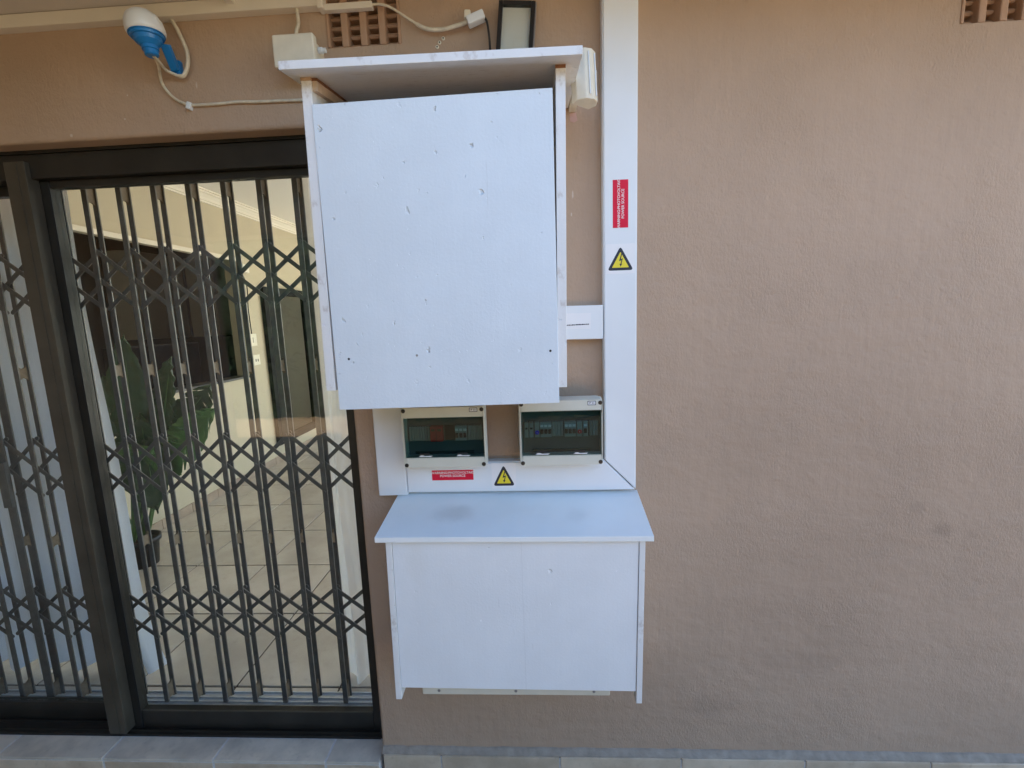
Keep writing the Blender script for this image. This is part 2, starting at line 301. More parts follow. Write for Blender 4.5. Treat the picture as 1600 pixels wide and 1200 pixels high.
# ---------------------------------------------------------------- mesh helpers
class B:
    def __init__(s): s.bm = bmesh.new()
    def _add(s, t, bev=0.0, seg=2, smooth=False):
        if bev:
            bmesh.ops.bevel(t, geom=t.edges[:], offset=bev, segments=seg, affect='EDGES', profile=0.6, clamp_overlap=True)
        if smooth:
            for f in t.faces: f.smooth = True
        me = bpy.data.meshes.new('tmp'); t.to_mesh(me); t.free(); s.bm.from_mesh(me); bpy.data.meshes.remove(me)
    def box(s, x0, x1, y0, y1, z0, z1, bev=0.0, seg=2, rot=None):
        t = bmesh.new(); bmesh.ops.create_cube(t, size=1)
        c = Vector(((x0 + x1) / 2, (y0 + y1) / 2, (z0 + z1) / 2))
        for v in t.verts: v.co = Vector((v.co.x * (x1 - x0), v.co.y * (y1 - y0), v.co.z * (z1 - z0)))
        if bev: bmesh.ops.bevel(t, geom=t.edges[:], offset=bev, segments=seg, affect='EDGES', profile=0.6, clamp_overlap=True)
        for v in t.verts:
            p = v.co.copy()
            if rot: p = rot @ p
            v.co = p + c
        s._add(t); return s
    def prism(s, poly, axis, a, b, bev=0.0, xf=None):
        t = bmesh.new()
        def P(u, w, d):
            return {'y': (u, d, w), 'x': (d, u, w), 'z': (u, w, d)}[axis]
        vs = [t.verts.new(P(u, w, a)) for u, w in poly]
        f = t.faces.new(vs); r = bmesh.ops.extrude_face_region(t, geom=[f])
        off = Vector(P(0, 0, b)) - Vector(P(0, 0, a))
        for e in r['geom']:
            if isinstance(e, bmesh.types.BMVert): e.co += off
        bmesh.ops.recalc_face_normals(t, faces=t.faces[:])
        if xf:
            for v in t.verts: v.co = xf(v.co)
        s._add(t, bev); return s
    def hexa(s, lo, hi, bev=0.0):
        t = bmesh.new(); vs = [t.verts.new(p) for p in list(lo) + list(hi)]
        for q in ((0, 1, 2, 3), (4, 5, 6, 7), (0, 1, 5, 4), (1, 2, 6, 5), (2, 3, 7, 6), (3, 0, 4, 7)): t.faces.new([vs[i] for i in q])
        bmesh.ops.recalc_face_normals(t, faces=t.faces[:]); s._add(t, bev); return s
    def tube(s, pts, r, seg=8, smooth_path=True):
        pts = [Vector(p) for p in pts]
        if smooth_path and len(pts) > 2:
            q = []
            for i in range(len(pts) - 1):
                p0 = pts[max(0, i - 1)]; p1 = pts[i]; p2 = pts[i + 1]; p3 = pts[min(len(pts) - 1, i + 2)]
                for k in range(6):
                    u = k / 6
                    q.append(0.5 * ((2 * p1) + (p2 - p0) * u + (2 * p0 - 5 * p1 + 4 * p2 - p3) * u * u + (3 * p1 - p0 - 3 * p2 + p3) * u ** 3))
            q.append(pts[-1]); pts = q
        t = bmesh.new(); rings = []
        rf = r if callable(r) else (lambda u: r)
        for i, p in enumerate(pts):
            d = (pts[min(i + 1, len(pts) - 1)] - pts[max(i - 1, 0)]).normalized()
            a = d.cross(Vector((0, 1, 0.13))).normalized(); b = d.cross(a)
            rr = rf(i / max(1, len(pts) - 1))
            rings.append([t.verts.new(p + rr * (math.cos(2 * math.pi * k / seg) * a + math.sin(2 * math.pi * k / seg) * b)) for k in range(seg)])
        for i in range(len(rings) - 1):
            for k in range(seg): t.faces.new((rings[i][k], rings[i][(k + 1) % seg], rings[i + 1][(k + 1) % seg], rings[i + 1][k]))
        t.faces.new(rings[0]); t.faces.new(rings[-1])
        bmesh.ops.recalc_face_normals(t, faces=t.faces[:]); s._add(t, smooth=True); return s
    def lathe(s, prof, o, axis=(0, 0, 1), seg=24, smooth=True):
        ax = Vector(axis).normalized(); a = ax.orthogonal().normalized(); b = ax.cross(a); o = Vector(o)
        t = bmesh.new(); rings = []
        for r, h in prof:
            r = max(r, 1e-4)
            rings.append([t.verts.new(o + ax * h + r * (math.cos(2 * math.pi * k / seg) * a + math.sin(2 * math.pi * k / seg) * b)) for k in range(seg)])
        for i in range(len(rings) - 1):
            for k in range(seg): t.faces.new((rings[i][k], rings[i][(k + 1) % seg], rings[i + 1][(k + 1) % seg], rings[i + 1][k]))
        t.faces.new(rings[0]); t.faces.new(rings[-1])
        bmesh.ops.recalc_face_normals(t, faces=t.faces[:]); s._add(t, smooth=smooth); return s
    def disc(s, x, y, z, r, d=0.004, seg=14):
        return s.lathe([(r, 0), (r, d * 0.8), (r * 0.85, d)], (x, y, z), (0, -1, 0), seg, False)

WL = {}
def wl(o): return WL.get(o.name, Vector((0, 0, 0)))

def obj(name, b, mat, parent=None, centre=True, kind=None):
    bm = b.bm if isinstance(b, B) else b
    me = bpy.data.meshes.new(name)
    if centre and len(bm.verts):
        lo = Vector([min(v.co[i] for v in bm.verts) for i in range(3)]); hi = Vector([max(v.co[i] for v in bm.verts) for i in range(3)])
        c = (lo + hi) / 2
        if parent is None: c.z = lo.z
    else: c = Vector((0, 0, 0))
    for v in bm.verts: v.co -= c
    bm.to_mesh(me); bm.free()
    me.materials.append(M[mat] if isinstance(mat, str) else mat)
    o = bpy.data.objects.new(name, me); COL.objects.link(o)
    if parent is not None:
        o.parent = parent; o.location = c - wl(parent)
    else: o.location = c
    WL[o.name] = c
    if kind: o['kind'] = kind
    return o

def tag(o, label, cat, group=None):
    o['label'] = label; o['category'] = cat
    if group: o['group'] = group
    return o

def thing(name, label, cat, loc, group=None):
    o = bpy.data.objects.new(name, None); COL.objects.link(o); o.empty_display_size = 0.05
    o.location = loc; WL[o.name] = Vector(loc); tag(o, label, cat, group); return o

def struct(name, b, mat, centre=True): return obj(name, b, mat, None, centre, 'structure')

def again(src, offset, parent=None):
    o = src.copy(); COL.objects.link(o)
    o.parent = parent if parent is not None else src.parent
    o.location = src.location + Vector(offset); WL[o.name] = wl(src) + Vector(offset); return o

def wall_grid(us, ws, holes, d0, d1, axis='y'):
    """a slab with rectangular holes; u,w in the wall's plane, thickness d0..d1 along axis"""
    us = sorted(set(us + [h[0] for h in holes] + [h[1] for h in holes])); ws = sorted(set(ws + [h[2] for h in holes] + [h[3] for h in holes]))
    b = B(); bm = b.bm
    def P(u, w, d): return (u, d, w) if axis == 'y' else (d, u, w)
    V = {}
    def v(i, j, d):
        k = (i, j, d)
        if k not in V: V[k] = bm.verts.new(P(us[i], ws[j], (d0, d1)[d]))
        return V[k]
    def solid(i, j):
        if i < 0 or j < 0 or i >= len(us) - 1 or j >= len(ws) - 1: return False
        u = (us[i] + us[i + 1]) / 2; w = (ws[j] + ws[j + 1]) / 2
        return not any(h[0] < u < h[1] and h[2] < w < h[3] for h in holes)
    for i in range(len(us) - 1):
        for j in range(len(ws) - 1):
            if not solid(i, j): continue
            for d in (0, 1): bm.faces.new((v(i, j, d), v(i + 1, j, d), v(i + 1, j + 1, d), v(i, j + 1, d)))
            for (di, dj, a, c) in ((-1, 0, (i, j), (i, j + 1)), (1, 0, (i + 1, j), (i + 1, j + 1)), (0, -1, (i, j), (i + 1, j)), (0, 1, (i, j + 1), (i + 1, j + 1))):
                if not solid(i + di, j + dj): bm.faces.new((v(*a, 0), v(*c, 0), v(*c, 1), v(*a, 1)))
    bmesh.ops.recalc_face_normals(bm, faces=bm.faces[:])
    return b

def lettering(text, size, place, depth=0.0006, align='CENTER', bold=0.0, spacing=1.0):
    cu = bpy.data.curves.new('txt', 'FONT'); cu.body = text; cu.size = size; cu.align_x = align; cu.align_y = 'CENTER'
    cu.extrude = depth / 2; cu.offset = bold; cu.space_line = 1.0; cu.space_character = spacing
    ob = bpy.data.objects.new('txt', cu); COL.objects.link(ob)
    dg = bpy.context.evaluated_depsgraph_get(); dg.update()
    me = bpy.data.meshes.new_from_object(ob.evaluated_get(dg))
    b = B(); b.bm.from_mesh(me)
    for v in b.bm.verts: v.co = Vector(place(v.co.x, v.co.y, v.co.z))
    bpy.data.objects.remove(ob); bpy.data.curves.remove(cu); bpy.data.meshes.remove(me)
    return b

# ---------------------------------------------------------------- ground and what stands opposite
g = B(); g.box(-150, 150, -150, 150, -0.35, -0.17); struct('ground', g, simple('dry_ground', (0.30, 0.25, 0.18), 0.9, noise=0.2, nscale=0.6))
g = B(); g.box(-9, 9, -7.5, -0.034, -0.3, -0.155); struct('paving', g, 'paving')
g = B(); g.box(-9, 9, -7.8, -7.6, -0.16, 1.75); g.box(-9.05, 9.05, -7.85, -7.55, 1.75, 1.81)
tag(obj('boundary_wall', g, 'boundary'), 'plastered garden wall across the paved yard opposite the door', 'wall')

b = B(); b.box(-5, 6, 6.65, 11, -0.3, -0.02); struct('rear_bounce_slab', b, simple('pale_bounce_slab', (0.5, 0.46, 0.40), 0.8, noise=0.1, nscale=3))  # pale slab added behind the house to throw light onto the ceiling
g = B(); g.box(-4.1, -3.75, -3.6, -0.002, -0.3, 2.655); tag(obj('side_light_blocker', g, 'plaster'), 'brown plastered wall added unseen on the left to block light', 'wall')  # unseen wall added to keep light off the left side

rh = random.Random(3); hb = bmesh.new()
for i in range(15000):
    x = rh.uniform(-8.4, 8.6); z = rh.uniform(-0.1, (4.2 if x < -0.6 else 3.3) + 0.35 * math.sin(x * 2.3) + 0.2 * math.sin(x * 5.1)); y = -6.9 + rh.uniform(-0.28, 0.34) - 0.05 * z
    a = Vector((rh.gauss(0, 1), rh.gauss(0, 1), rh.gauss(0, 1))).normalized(); c = a.orthogonal().normalized(); r = rh.uniform(0.05, 0.12)
    p = Vector((x, y, z)); hb.faces.new([hb.verts.new(p + a * r), hb.verts.new(p + c * r * 0.5), hb.verts.new(p - a * r), hb.verts.new(p - c * r * 0.5)])
hcore = B(); hcore.box(-8.6, -0.75, -7.2, -6.95, -0.17, 3.95); hcore.box(-0.74, 8.7, -7.2, -6.95, -0.17, 3.0)
hd = thing('light_blocking_hedge', 'dark green hedge added out of view to cut low sky light', 'hedge', (-4.0, -6.9, -0.16))  # unseen hedge, its height and spread set to block low sky light
obj('foliage', hb, simple('hedge_leaf', (0.022, 0.042, 0.016), 0.6, noise=0.4, nscale=4), hd)
obj('sky_block_core', hcore, simple('hedge_core_green', (0.02, 0.04, 0.015), 0.8, noise=0.5, nscale=9), hd)  # solid core added so no sky shows through the leaves
g = B()
for k in range(18): g.tube([(-7.1 + k * 0.85, -6.9, -0.16), (-7.05 + k * 0.85, -6.92, 0.8), (-7.12 + k * 0.85, -7.0, 3.4)], lambda u: 0.04 * (1 - 0.6 * u), 6)
obj('stem', g, simple('hedge_bark', (0.07, 0.05, 0.035), 0.9), hd)

# ---------------------------------------------------------------- house wall with its air bricks and plinth
DX0, DX1, DZ = -3.0, -0.634, 2.295
VENTS = ((-0.613, -0.379, 2.517, 2.655), (1.262, 1.500, 2.470, 2.625))
b = wall_grid([-6, 6], [-0.3, 3.05], [(DX0, DX1, -0.4, DZ)] + [tuple(v) for v in VENTS], 0.0, 0.20)
eds = []
for e in b.bm.edges:
    p, q = e.verts[0].co, e.verts[1].co
    if abs(p.y) < 1e-6 and abs(q.y) < 1e-6 and len(e.link_faces) == 2 and e.calc_face_angle(0) > 1.0:
        if (abs(p.x - DX1) < 1e-4 and abs(q.x - DX1) < 1e-4 and max(p.z, q.z) <= DZ + 1e-4) or (abs(p.z - DZ) < 1e-4 and abs(q.z - DZ) < 1e-4 and max(p.x, q.x) <= DX1 + 1e-4): eds.append(e)
bmesh.ops.bevel(b.bm, geom=eds, offset=0.012, segments=4, affect='EDGES', profile=0.5)
wall = obj('house_wall', b, 'plaster', None, False)
tag(wall, 'brown painted plaster house wall with air bricks and tiled plinth', 'wall')

def air_brick(x0, x1, z0, z1, cols, rows, zlast):
    b = B()
    wdt = x1 - x0; cw = wdt / cols; rib = cw * 0.36
    b.box(x0 + 0.001, x1 - 0.001, 0.17, 0.19, z0 + 0.001, z1 - 0.001)
    for i in range(cols + 1):
        xc = x0 + i * cw
        a, c = max(x0 + 0.0005, xc - rib / 2), min(x1 - 0.0005, xc + rib / 2)
        b.box(a, c, -0.003, 0.17, z0 + 0.0005, z1 - 0.0005, 0.004)
    pitch = 0.0278
    k = 0; z = z0 + 0.006
    while z < z1:
        zt = min(z + 0.0125, z1 - 0.0005)
        for i in range(cols):
            xa, xb = x0 + i * cw + rib * 0.4, x0 + (i + 1) * cw - rib * 0.4
            lo0 = z - (0.006 if k else 0.0055)
            t = [(0.022, lo0 + 0.004), (0.017, (lo0 + zt) / 2), (0.022, zt - 0.002), (0.032, zt), (0.16, zt), (0.16, lo0 + 0.004)]
            b.prism(t, 'x', xa, xb)
        z += pitch; k += 1
    return obj('air_brick', b, 'brick_paint', wall)
air_brick(*VENTS[0], 4, 5, 0); air_brick(*VENTS[1], 4, 5, 0)

# plinth on the right: mortar ledge and beige tiles
xs = [-0.625, -0.398, 0.056, 0.508, 0.957, 1.40, 1.85, 2.3, 2.75, 3.2, 3.65, 4.1, 4.55, 5.0]
for i in range(len(xs) - 1):
    t = B(); t.box(xs[i] + 0.003, xs[i + 1] - 0.003, -0.024 - random.random() * 0.0015, 0.002, -0.17, 0.019 + random.uniform(-0.001, 0.001), 0.002)
    obj('plinth_tile', t, 'riser_tile', wall)
t = B(); t.box(-0.62, 5.0, -0.020, 0.003, -0.17, 0.012); obj('tile_grout', t, 'grout_pale', wall)
t = B(); 
N = 120; bmm = t.bm; rows = []
for i in range(N + 1):
    x = -0.628 + i * (5.62 / N)
    wob = random.uniform(-0.0025, 0.0025)
    rows.append([bmm.verts.new((x, 0.004, 0.014)), bmm.verts.new((x, 0.002, 0.040 + wob)), bmm.verts.new((x, -0.006, 0.037 + wob)), bmm.verts.new((x, -0.019 + wob * 0.5, 0.0215)), bmm.verts.new((x, -0.019, 0.014))])
for i in range(N):
    for k in range(4): bmm.faces.new((rows[i][k], rows[i + 1][k], rows[i + 1][k + 1], rows[i][k + 1]))
bmm.faces.new(rows[0]); bmm.faces.new(rows[-1])
bmesh.ops.recalc_face_normals(bmm, faces=bmm.faces[:])
obj('mortar_ledge', t, 'mortar', wall)
t = B(); t.prism([(0.131, 2.289), (0.150, 2.291), (0.155, 2.268), (0.143, 2.262), (0.132, 2.266)], 'y', -0.0012, 0.002); obj('paint_patch', t, 'pink', wall)
for x, z in ((-0.250, 2.523), (-0.262, 2.512), (-0.270, 2.500)):
    t = B(); t.disc(x, 0.001, z, 0.0052, 0.004); s = obj('wall_plug', t, 'cream2', wall)
    t = B(); t.disc(x, -0.002, z, 0.0022, 0.0022); obj('screw', t, 'black', s)

# threshold step in front of the door
step = thing('door_step', 'grey tiled threshold step below the sliding door', 'step', (-1.9, 0.02, 0.0))
t = B(); t.box(-3.6, -0.638, -0.033, 0.12, -0.3, -0.0025); obj('step_base', t, 'grout_pale', step)
jx = [-3.56, -3.108, -2.656, -2.204, -1.752, -1.299, -0.848, -0.638]
for i in range(len(jx) - 1):
    a, c = jx[i] + 0.0045, jx[i + 1] - (0.0045 if i < len(jx) - 2 else 0)
    t = B(); t.box(a, c, -0.036, 0.058, -0.010, random.uniform(-0.0008, 0.0008), 0.0015); obj('step_tile', t, 'step_tile', step)
    t = B(); t.box(a + 0.001, c - 0.001, -0.036, -0.024, -0.16, -0.0155, 0.0015); obj('riser_tile', t, 'riser_tile', step)

# ---------------------------------------------------------------- roof
PRX, PRD = -0.9, 3.2                  # patio roof over the door side; its unseen depth set for shade
b = B(); b.box(-6.2, PRX, -PRD, -0.0015, 2.66, 2.675); struct('patio_ceiling', b, 'soffit')
b = B(); b.box(-6.2, PRX + 0.02, -PRD - 0.03, -PRD - 0.001, 2.62, 2.84); b.box(PRX + 0.001, PRX + 0.025, -PRD, -0.0015, 2.64, 2.84); struct('fascia_board', b, 'paint_white')
b = B(); b.box(-6.3, PRX + 0.06, -PRD - 0.06, -0.0015, 2.841, 2.88); struct('patio_roof', b, 'roof')
b = B(); b.box(PRX + 0.07, 6.2, -0.78, -0.0015, 2.70, 2.715); struct('soffit', b, 'soffit')
b = B(); b.prism([(-0.82, 2.80), (3.2, 4.25), (6.7, 3.08), (6.7, 3.05), (3.2, 4.18), (-0.82, 2.73)], 'x', -6.3, 6.3); struct('roof', b, 'roof')

# ---------------------------------------------------------------- the room behind the door
b = B(); b.box(-3.2, 4.0, 0.06, 6.4, -0.2, -0.006); fl = struct('room_floor', b, 'grout')
px0, py0, pw, pd = -1.444, 0.318, 0.5, 0.527
tile0 = None
for i in range(-4, 5):
    for j in range(-1, 12):
        x0 = px0 + i * pw; x1 = x0 + pw; y0 = py0 + j * pd; y1 = y0 + pd
        x0 = max(x0, -3.198); y0 = max(y0, 0.205); y1 = min(y1, 6.4)
        if x1 - x0 < 0.03 or y1 - y0 < 0.03: continue
        t = B(); t.box(x0 + 0.005, x1 - 0.005, y0 + 0.005, y1 - 0.005, -0.012, random.uniform(-0.0006, 0.0006), 0.0015, 1)
        obj('floor_tile', t, 'floor_tile', fl)
t = B(); t.box(1.06, 4.0, 0.2, 6.4, -0.012, -0.0008); obj('floor_tile', t, 'floor_tile', fl)

b = wall_grid([0.2, 6.4], [-0.2, 3.0], [(1.25, 3.36, 1.117, 2.405)], -3.34, -3.20, 'x')
part = struct('partition_wall', b, 'room')
b = wall_grid([-3.34, 4.12], [-0.2, 3.0], [(-1.2, 3.9, 0.0, 2.7)], 6.4, 6.6)  # rear opening added out of view to let sunlight into the room
struct('rear_wall', b, 'room_white')
b = wall_grid([0.2, 6.4], [-0.2, 3.0], [(1.2, 5.8, 0.3, 2.4)], 4.0, 4.12, 'x'); struct('side_wall', b, 'room_white')  # side opening added likewise, both unseen walls whitened to spread light
b = B(); b.box(-6.4, 4.2, 0.2, 6.6, 3.0, 3.04); struct('ceiling', b, 'ceiling')
prof = [(-3.199, 2.90), (-3.183, 2.90), (-3.180, 2.915), (-3.168, 2.918), (-3.160, 2.94), (-3.135, 2.965), (-3.118, 2.972), (-3.114, 2.985), (-3.095, 2.988), (-3.095, 3.0), (-3.199, 3.0)]
b = B(); b.prism(prof, 'y', 0.202, 6.398); obj('cornice', b, 'cornice', part)
for k in range(18):
    y0 = 0.25 + k * 0.34
    if y0 + 0.34 > 6.39: break
    t = B(); t.box(-3.2005, -3.186, y0 + 0.002, y0 + 0.338, 0.001, 0.082, 0.0015, 1); obj('skirting_tile', t, 'skirting', part)
b = B(); b.box(-3.36, -3.185, 1.252, 3.358, 1.117, 1.14, 0.003); obj('hatch_sill', b, 'dark_room', part)
b = B(); b.box(-3.2, -3.18, 1.15, 3.44, 2.385, 2.425, 0.004); obj('hatch_head_trim', b, 'cornice', part)
b = B(); b.box(-1.0, 3.85, 1.0, 6.3, 0.0012, 0.012, 0.003); tag(obj('reflector', b, simple('pale_reflector', (0.80, 0.77, 0.70), 0.95, noise=0.05, nscale=30)), 'large pale sheet added out of view to bounce light into the room', 'reflector')  # unseen pale sheet added to bounce sunlight into the room
# kitchen beyond the hatch
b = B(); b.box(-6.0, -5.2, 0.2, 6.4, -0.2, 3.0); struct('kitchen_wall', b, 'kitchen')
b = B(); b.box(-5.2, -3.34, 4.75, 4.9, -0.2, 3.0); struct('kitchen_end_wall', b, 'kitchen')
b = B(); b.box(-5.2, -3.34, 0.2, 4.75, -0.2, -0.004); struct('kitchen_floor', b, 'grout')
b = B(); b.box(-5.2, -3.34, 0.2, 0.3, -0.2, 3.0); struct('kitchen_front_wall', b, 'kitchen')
cb = thing('wall_cabinet', 'cream kitchen wall cabinet seen through the serving hatch', 'cabinet', (-4.1, 4.0, 1.575))
b = B(); b.box(-4.55, -4.20, 4.34, 4.748, 1.575, 2.6, 0.002); b.box(-4.95, -4.6, 3.6, 4.335, 1.575, 2.6, 0.002); obj('carcass', b, 'cabinet', cb)
b = B(); b.box(-4.202, -4.182, 4.345, 4.745, 1.578, 2.595, 0.003); obj('cabinet_door', b, 'cabinet', cb)
for k in range(2):
    b = B(); b.box(-4.602, -4.582, 3.605 + k * 0.365, 3.605 + k * 0.365 + 0.36, 1.578, 2.595, 0.003); obj('cabinet_door', b, 'shaded_cabinet', cb)
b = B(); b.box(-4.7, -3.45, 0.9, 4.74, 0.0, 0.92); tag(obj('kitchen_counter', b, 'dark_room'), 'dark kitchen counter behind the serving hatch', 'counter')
tv = thing('television', 'black flat television standing on the kitchen counter', 'television', (-3.72, 2.95, 0.92))
b = B(); b.box(-3.74, -3.70, 2.22, 3.30, 0.98, 1.535, 0.004); obj('television_body', b, 'flat_black', tv)
b = B(); b.box(-3.7005, -3.697, 2.235, 3.285, 1.0, 1.52); obj('screen', b, 'screen', tv)
b = B(); b.box(-3.80, -3.64, 2.6, 2.95, 0.92, 0.932, 0.003); b.box(-3.735, -3.705, 2.7, 2.85, 0.93, 0.99); obj('stand', b, 'black', tv)

# mirror on the partition wall
mr = thing('wall_mirror', 'tall black framed mirror leaning on the cream room wall', 'mirror', (-3.18, 4.23, 0.23))
def yz_frame(y0, y1, z0, z1, w, x0, x1):
    b = B()
    b.box(x0, x1, y0, y0 + w, z0, z1, 0.004); b.box(x0, x1, y1 - w, y1, z0, z1, 0.004)
    b.box(x0, x1, y0 + w, y1 - w, z0, z0 + w, 0.004); b.box(x0, x1, y0 + w, y1 - w, z1 - w, z1, 0.004); return b
obj('mirror_frame', yz_frame(3.72, 4.74, 0.215, 2.145, 0.085, -3.198, -3.15), 'flat_black', mr)
b = B(); b.box(-3.195, -3.18, 3.80, 4.66, 0.295, 2.065); obj('mirror_glass', b, 'mirror', mr)
# switch box, socket, wires on the pier between hatch and mirror
sb = thing('switch_box', 'cream switch box with cable on the pier beside the hatch', 'switch', (-3.19, 3.45, 1.5))
b = B(); b.box(-3.2005, -3.165, 3.405, 3.515, 1.46, 1.60, 0.006); obj('box', b, 'cabinet', sb)
b = B(); b.box(-3.166, -3.158, 3.44, 3.475, 1.50, 1.56, 0.003); obj('rocker', b, 'cream', sb)
b = B(); b.tube([(-3.19, 3.37, 2.34), (-3.17, 3.40, 2.25), (-3.18, 3.47, 2.12), (-3.175, 3.44, 1.9), (-3.18, 3.45, 1.75), (-3.18, 3.455, 1.6)], 0.006, 6); obj('lead', b, 'black_cable', sb)
so = thing('wall_socket', 'cream wall socket plate just below the switch box', 'socket', (-3.195, 3.5, 1.28))
b = B(); b.box(-3.2005, -3.188, 3.45, 3.57, 1.24, 1.36, 0.003); obj('socket_plate', b, 'cabinet', so)
for yy in (3.49, 3.53):
    b = B(); b.box(-3.189, -3.186, yy - 0.006, yy + 0.006, 1.28, 1.31); obj('socket_hole', b, 'black', so)
rt = thing('wifi_router', 'small white box fixed at the top corner of the hatch', 'router', (-3.16, 3.33, 2.3))
b = B(); b.box(-3.2, -3.13, 3.37, 3.47, 2.27, 2.36, 0.008); obj('case', b, 'room_white', rt)
b = B(); b.tube([(-3.15, 3.4, 2.355), (-3.15, 3.41, 2.44)], 0.005, 6, False); obj('aerial', b, 'room_white', rt)

# ---------------------------------------------------------------- curtains
def curtain(x0, x1, z0, z1, yc, amp, folds, mat, name, label, hem=0.0, flare=0.0, nx=110, nz=24, ph=0.0):
    bm = bmesh.new(); V = []
    for j in range(nz + 1):
        w = j / nz; row = []
        for i in range(nx + 1):
            u = i / nx
            k = 0.55 + 0.45 * (1 - w) ** 0.7
            y = yc + amp * k * (math.sin(2 * math.pi * folds * u + ph + 0.35 * math.sin(5 * w + 6 * u)) + 0.3 * math.sin(2 * math.pi * folds * 2.3 * u + 1 + 2 * w))
            x = x0 + (x1 - x0) * u + flare * (1 - w) ** 8 * (u ** 6) + 0.008 * math.sin(9 * w + u * 4)
            z = z0 + (z1 - z0) * w + (hem * math.sin(2 * math.pi * folds * u + 0.8) * (1 - w) if hem else 0)
            row.append(bm.verts.new((x, y, z)))
        V.append(row)
    for j in range(nz):
        for i in range(nx):
            f = bm.faces.new((V[j][i], V[j][i + 1], V[j + 1][i + 1], V[j + 1][i])); f.smooth = True
    o = obj(name, bm, mat); tag(o, label, 'curtain'); return o
curtain(-3.05, -1.94, 0.035, 2.27, 0.40, 0.035, 7, 'curtain', 'curtain', 'white curtain gathered behind the left sliding door leaf', 0.012, 0.10)
curtain(-0.935, -0.60, 0.0, 2.27, 0.37, 0.03, 3.5, 'sheer', 'curtain', 'sheer white curtain bunched at the right door jamb', 0.01, 0.0, 70)

# ---------------------------------------------------------------- plant
pl = thing('potted_plant', 'tall broad leaved artificial plant in a black pot on the room floor', 'plant', (-2.86, 1.40, 0.0))
b = B(); b.lathe([(0.082, 0.002), (0.086, 0.0), (0.105, 0.17), (0.118, 0.172), (0.12, 0.205), (0.108, 0.207), (0.104, 0.18), (0.0, 0.178)], (-2.86, 1.40, 0.0), seg=28); obj('pot', b, 'pot', pl)
b = B(); b.lathe([(0.103, 0.176), (0.07, 0.188), (0.0, 0.192)], (-2.86, 1.40, 0.0), seg=20); obj('soil', b, 'soil', pl)
def leaf(base, tip, width, side, droop, mat, splits=0, seed=0):
    rnd = random.Random(seed); base = Vector(base); tip = Vector(tip); d = tip - base; L = d.length; d.normalize()
    side = Vector(side); side = (side - d * side.dot(d)).normalized(); nrm = d.cross(side).normalized()
    if nrm.y > 0: nrm = -nrm
    width *= 1.22
    bm = bmesh.new(); n = 22; tears = set(rnd.sample(range(6, 20), splits)) if splits else set()
    rows = []
    for i in range(n + 1):
        u = i / n
        w = width * (math.sin(math.pi * min(1, u * 0.93 + 0.05)) ** 0.6) * (1 - 0.18 * u) if u < 1 else 0.004
        p = base + d * L * u - Vector((0, 0, 1)) * droop * u * u
        row = []
        for s in (-1, -0.55, -0.12, 0, 0.12, 0.55, 1):
            jag = rnd.uniform(-0.02, 0.02) if abs(s) == 1 else 0
            q = p + side * s * (w / 2 + jag * width) + nrm * (0.10 * width * abs(s) ** 1.3 + (0.006 if s == 0 else 0) + 0.012 * math.sin(i * 1.9 + s * 2) * abs(s)) - d * (0.16 * width * abs(s))
            row.append(q)
        rows.append(row)
    for i in range(n):
        for k in range(6):
            lo, hi = rows[i], rows[i + 1]
            a, b_, c, e = lo[k].copy(), lo[k + 1].copy(), hi[k + 1].copy(), hi[k].copy()
            if i in tears and (k in (0, 1) or k in (4, 5)):
                g = 0.75
                if k == 0: e = a.lerp(e, 0.25)
                elif k == 1: e = a.lerp(e, 0.6)
                elif k == 5: c = b_.lerp(c, 0.25)
                elif k == 4: c = b_.lerp(c, 0.6)
            f = bm.faces.new([bm.verts.new(v) for v in (a, b_, c, e)]); f.smooth = True
    bmesh.ops.remove_doubles(bm, verts=bm.verts[:], dist=0.0004)
    # veins: slight fold lines give the blade its ribbing; a little thickness
    r = bmesh.ops.solidify(bm, geom=bm.faces[:], thickness=0.0016)
    lf = obj('leaf', bm, mat, pl)
    t = B(); t.tube([base, base + d * L * 0.5 - Vector((0, 0, droop * 0.25)) + nrm * 0.006, base + d * L * 0.96 - Vector((0, 0, droop * 0.92))], lambda u: 0.006 * (1 - 0.75 * u), 6); obj('midrib', t, 'stem', lf)
    return lf
def stem(p0, p1, p2, r=0.009):
    t = B(); t.tube([p0, p1, p2], lambda u: r * (1.15 - 0.5 * u), 7); obj('stem', t, 'stem', pl)
PC = Vector((-2.86, 1.40, 0.19))
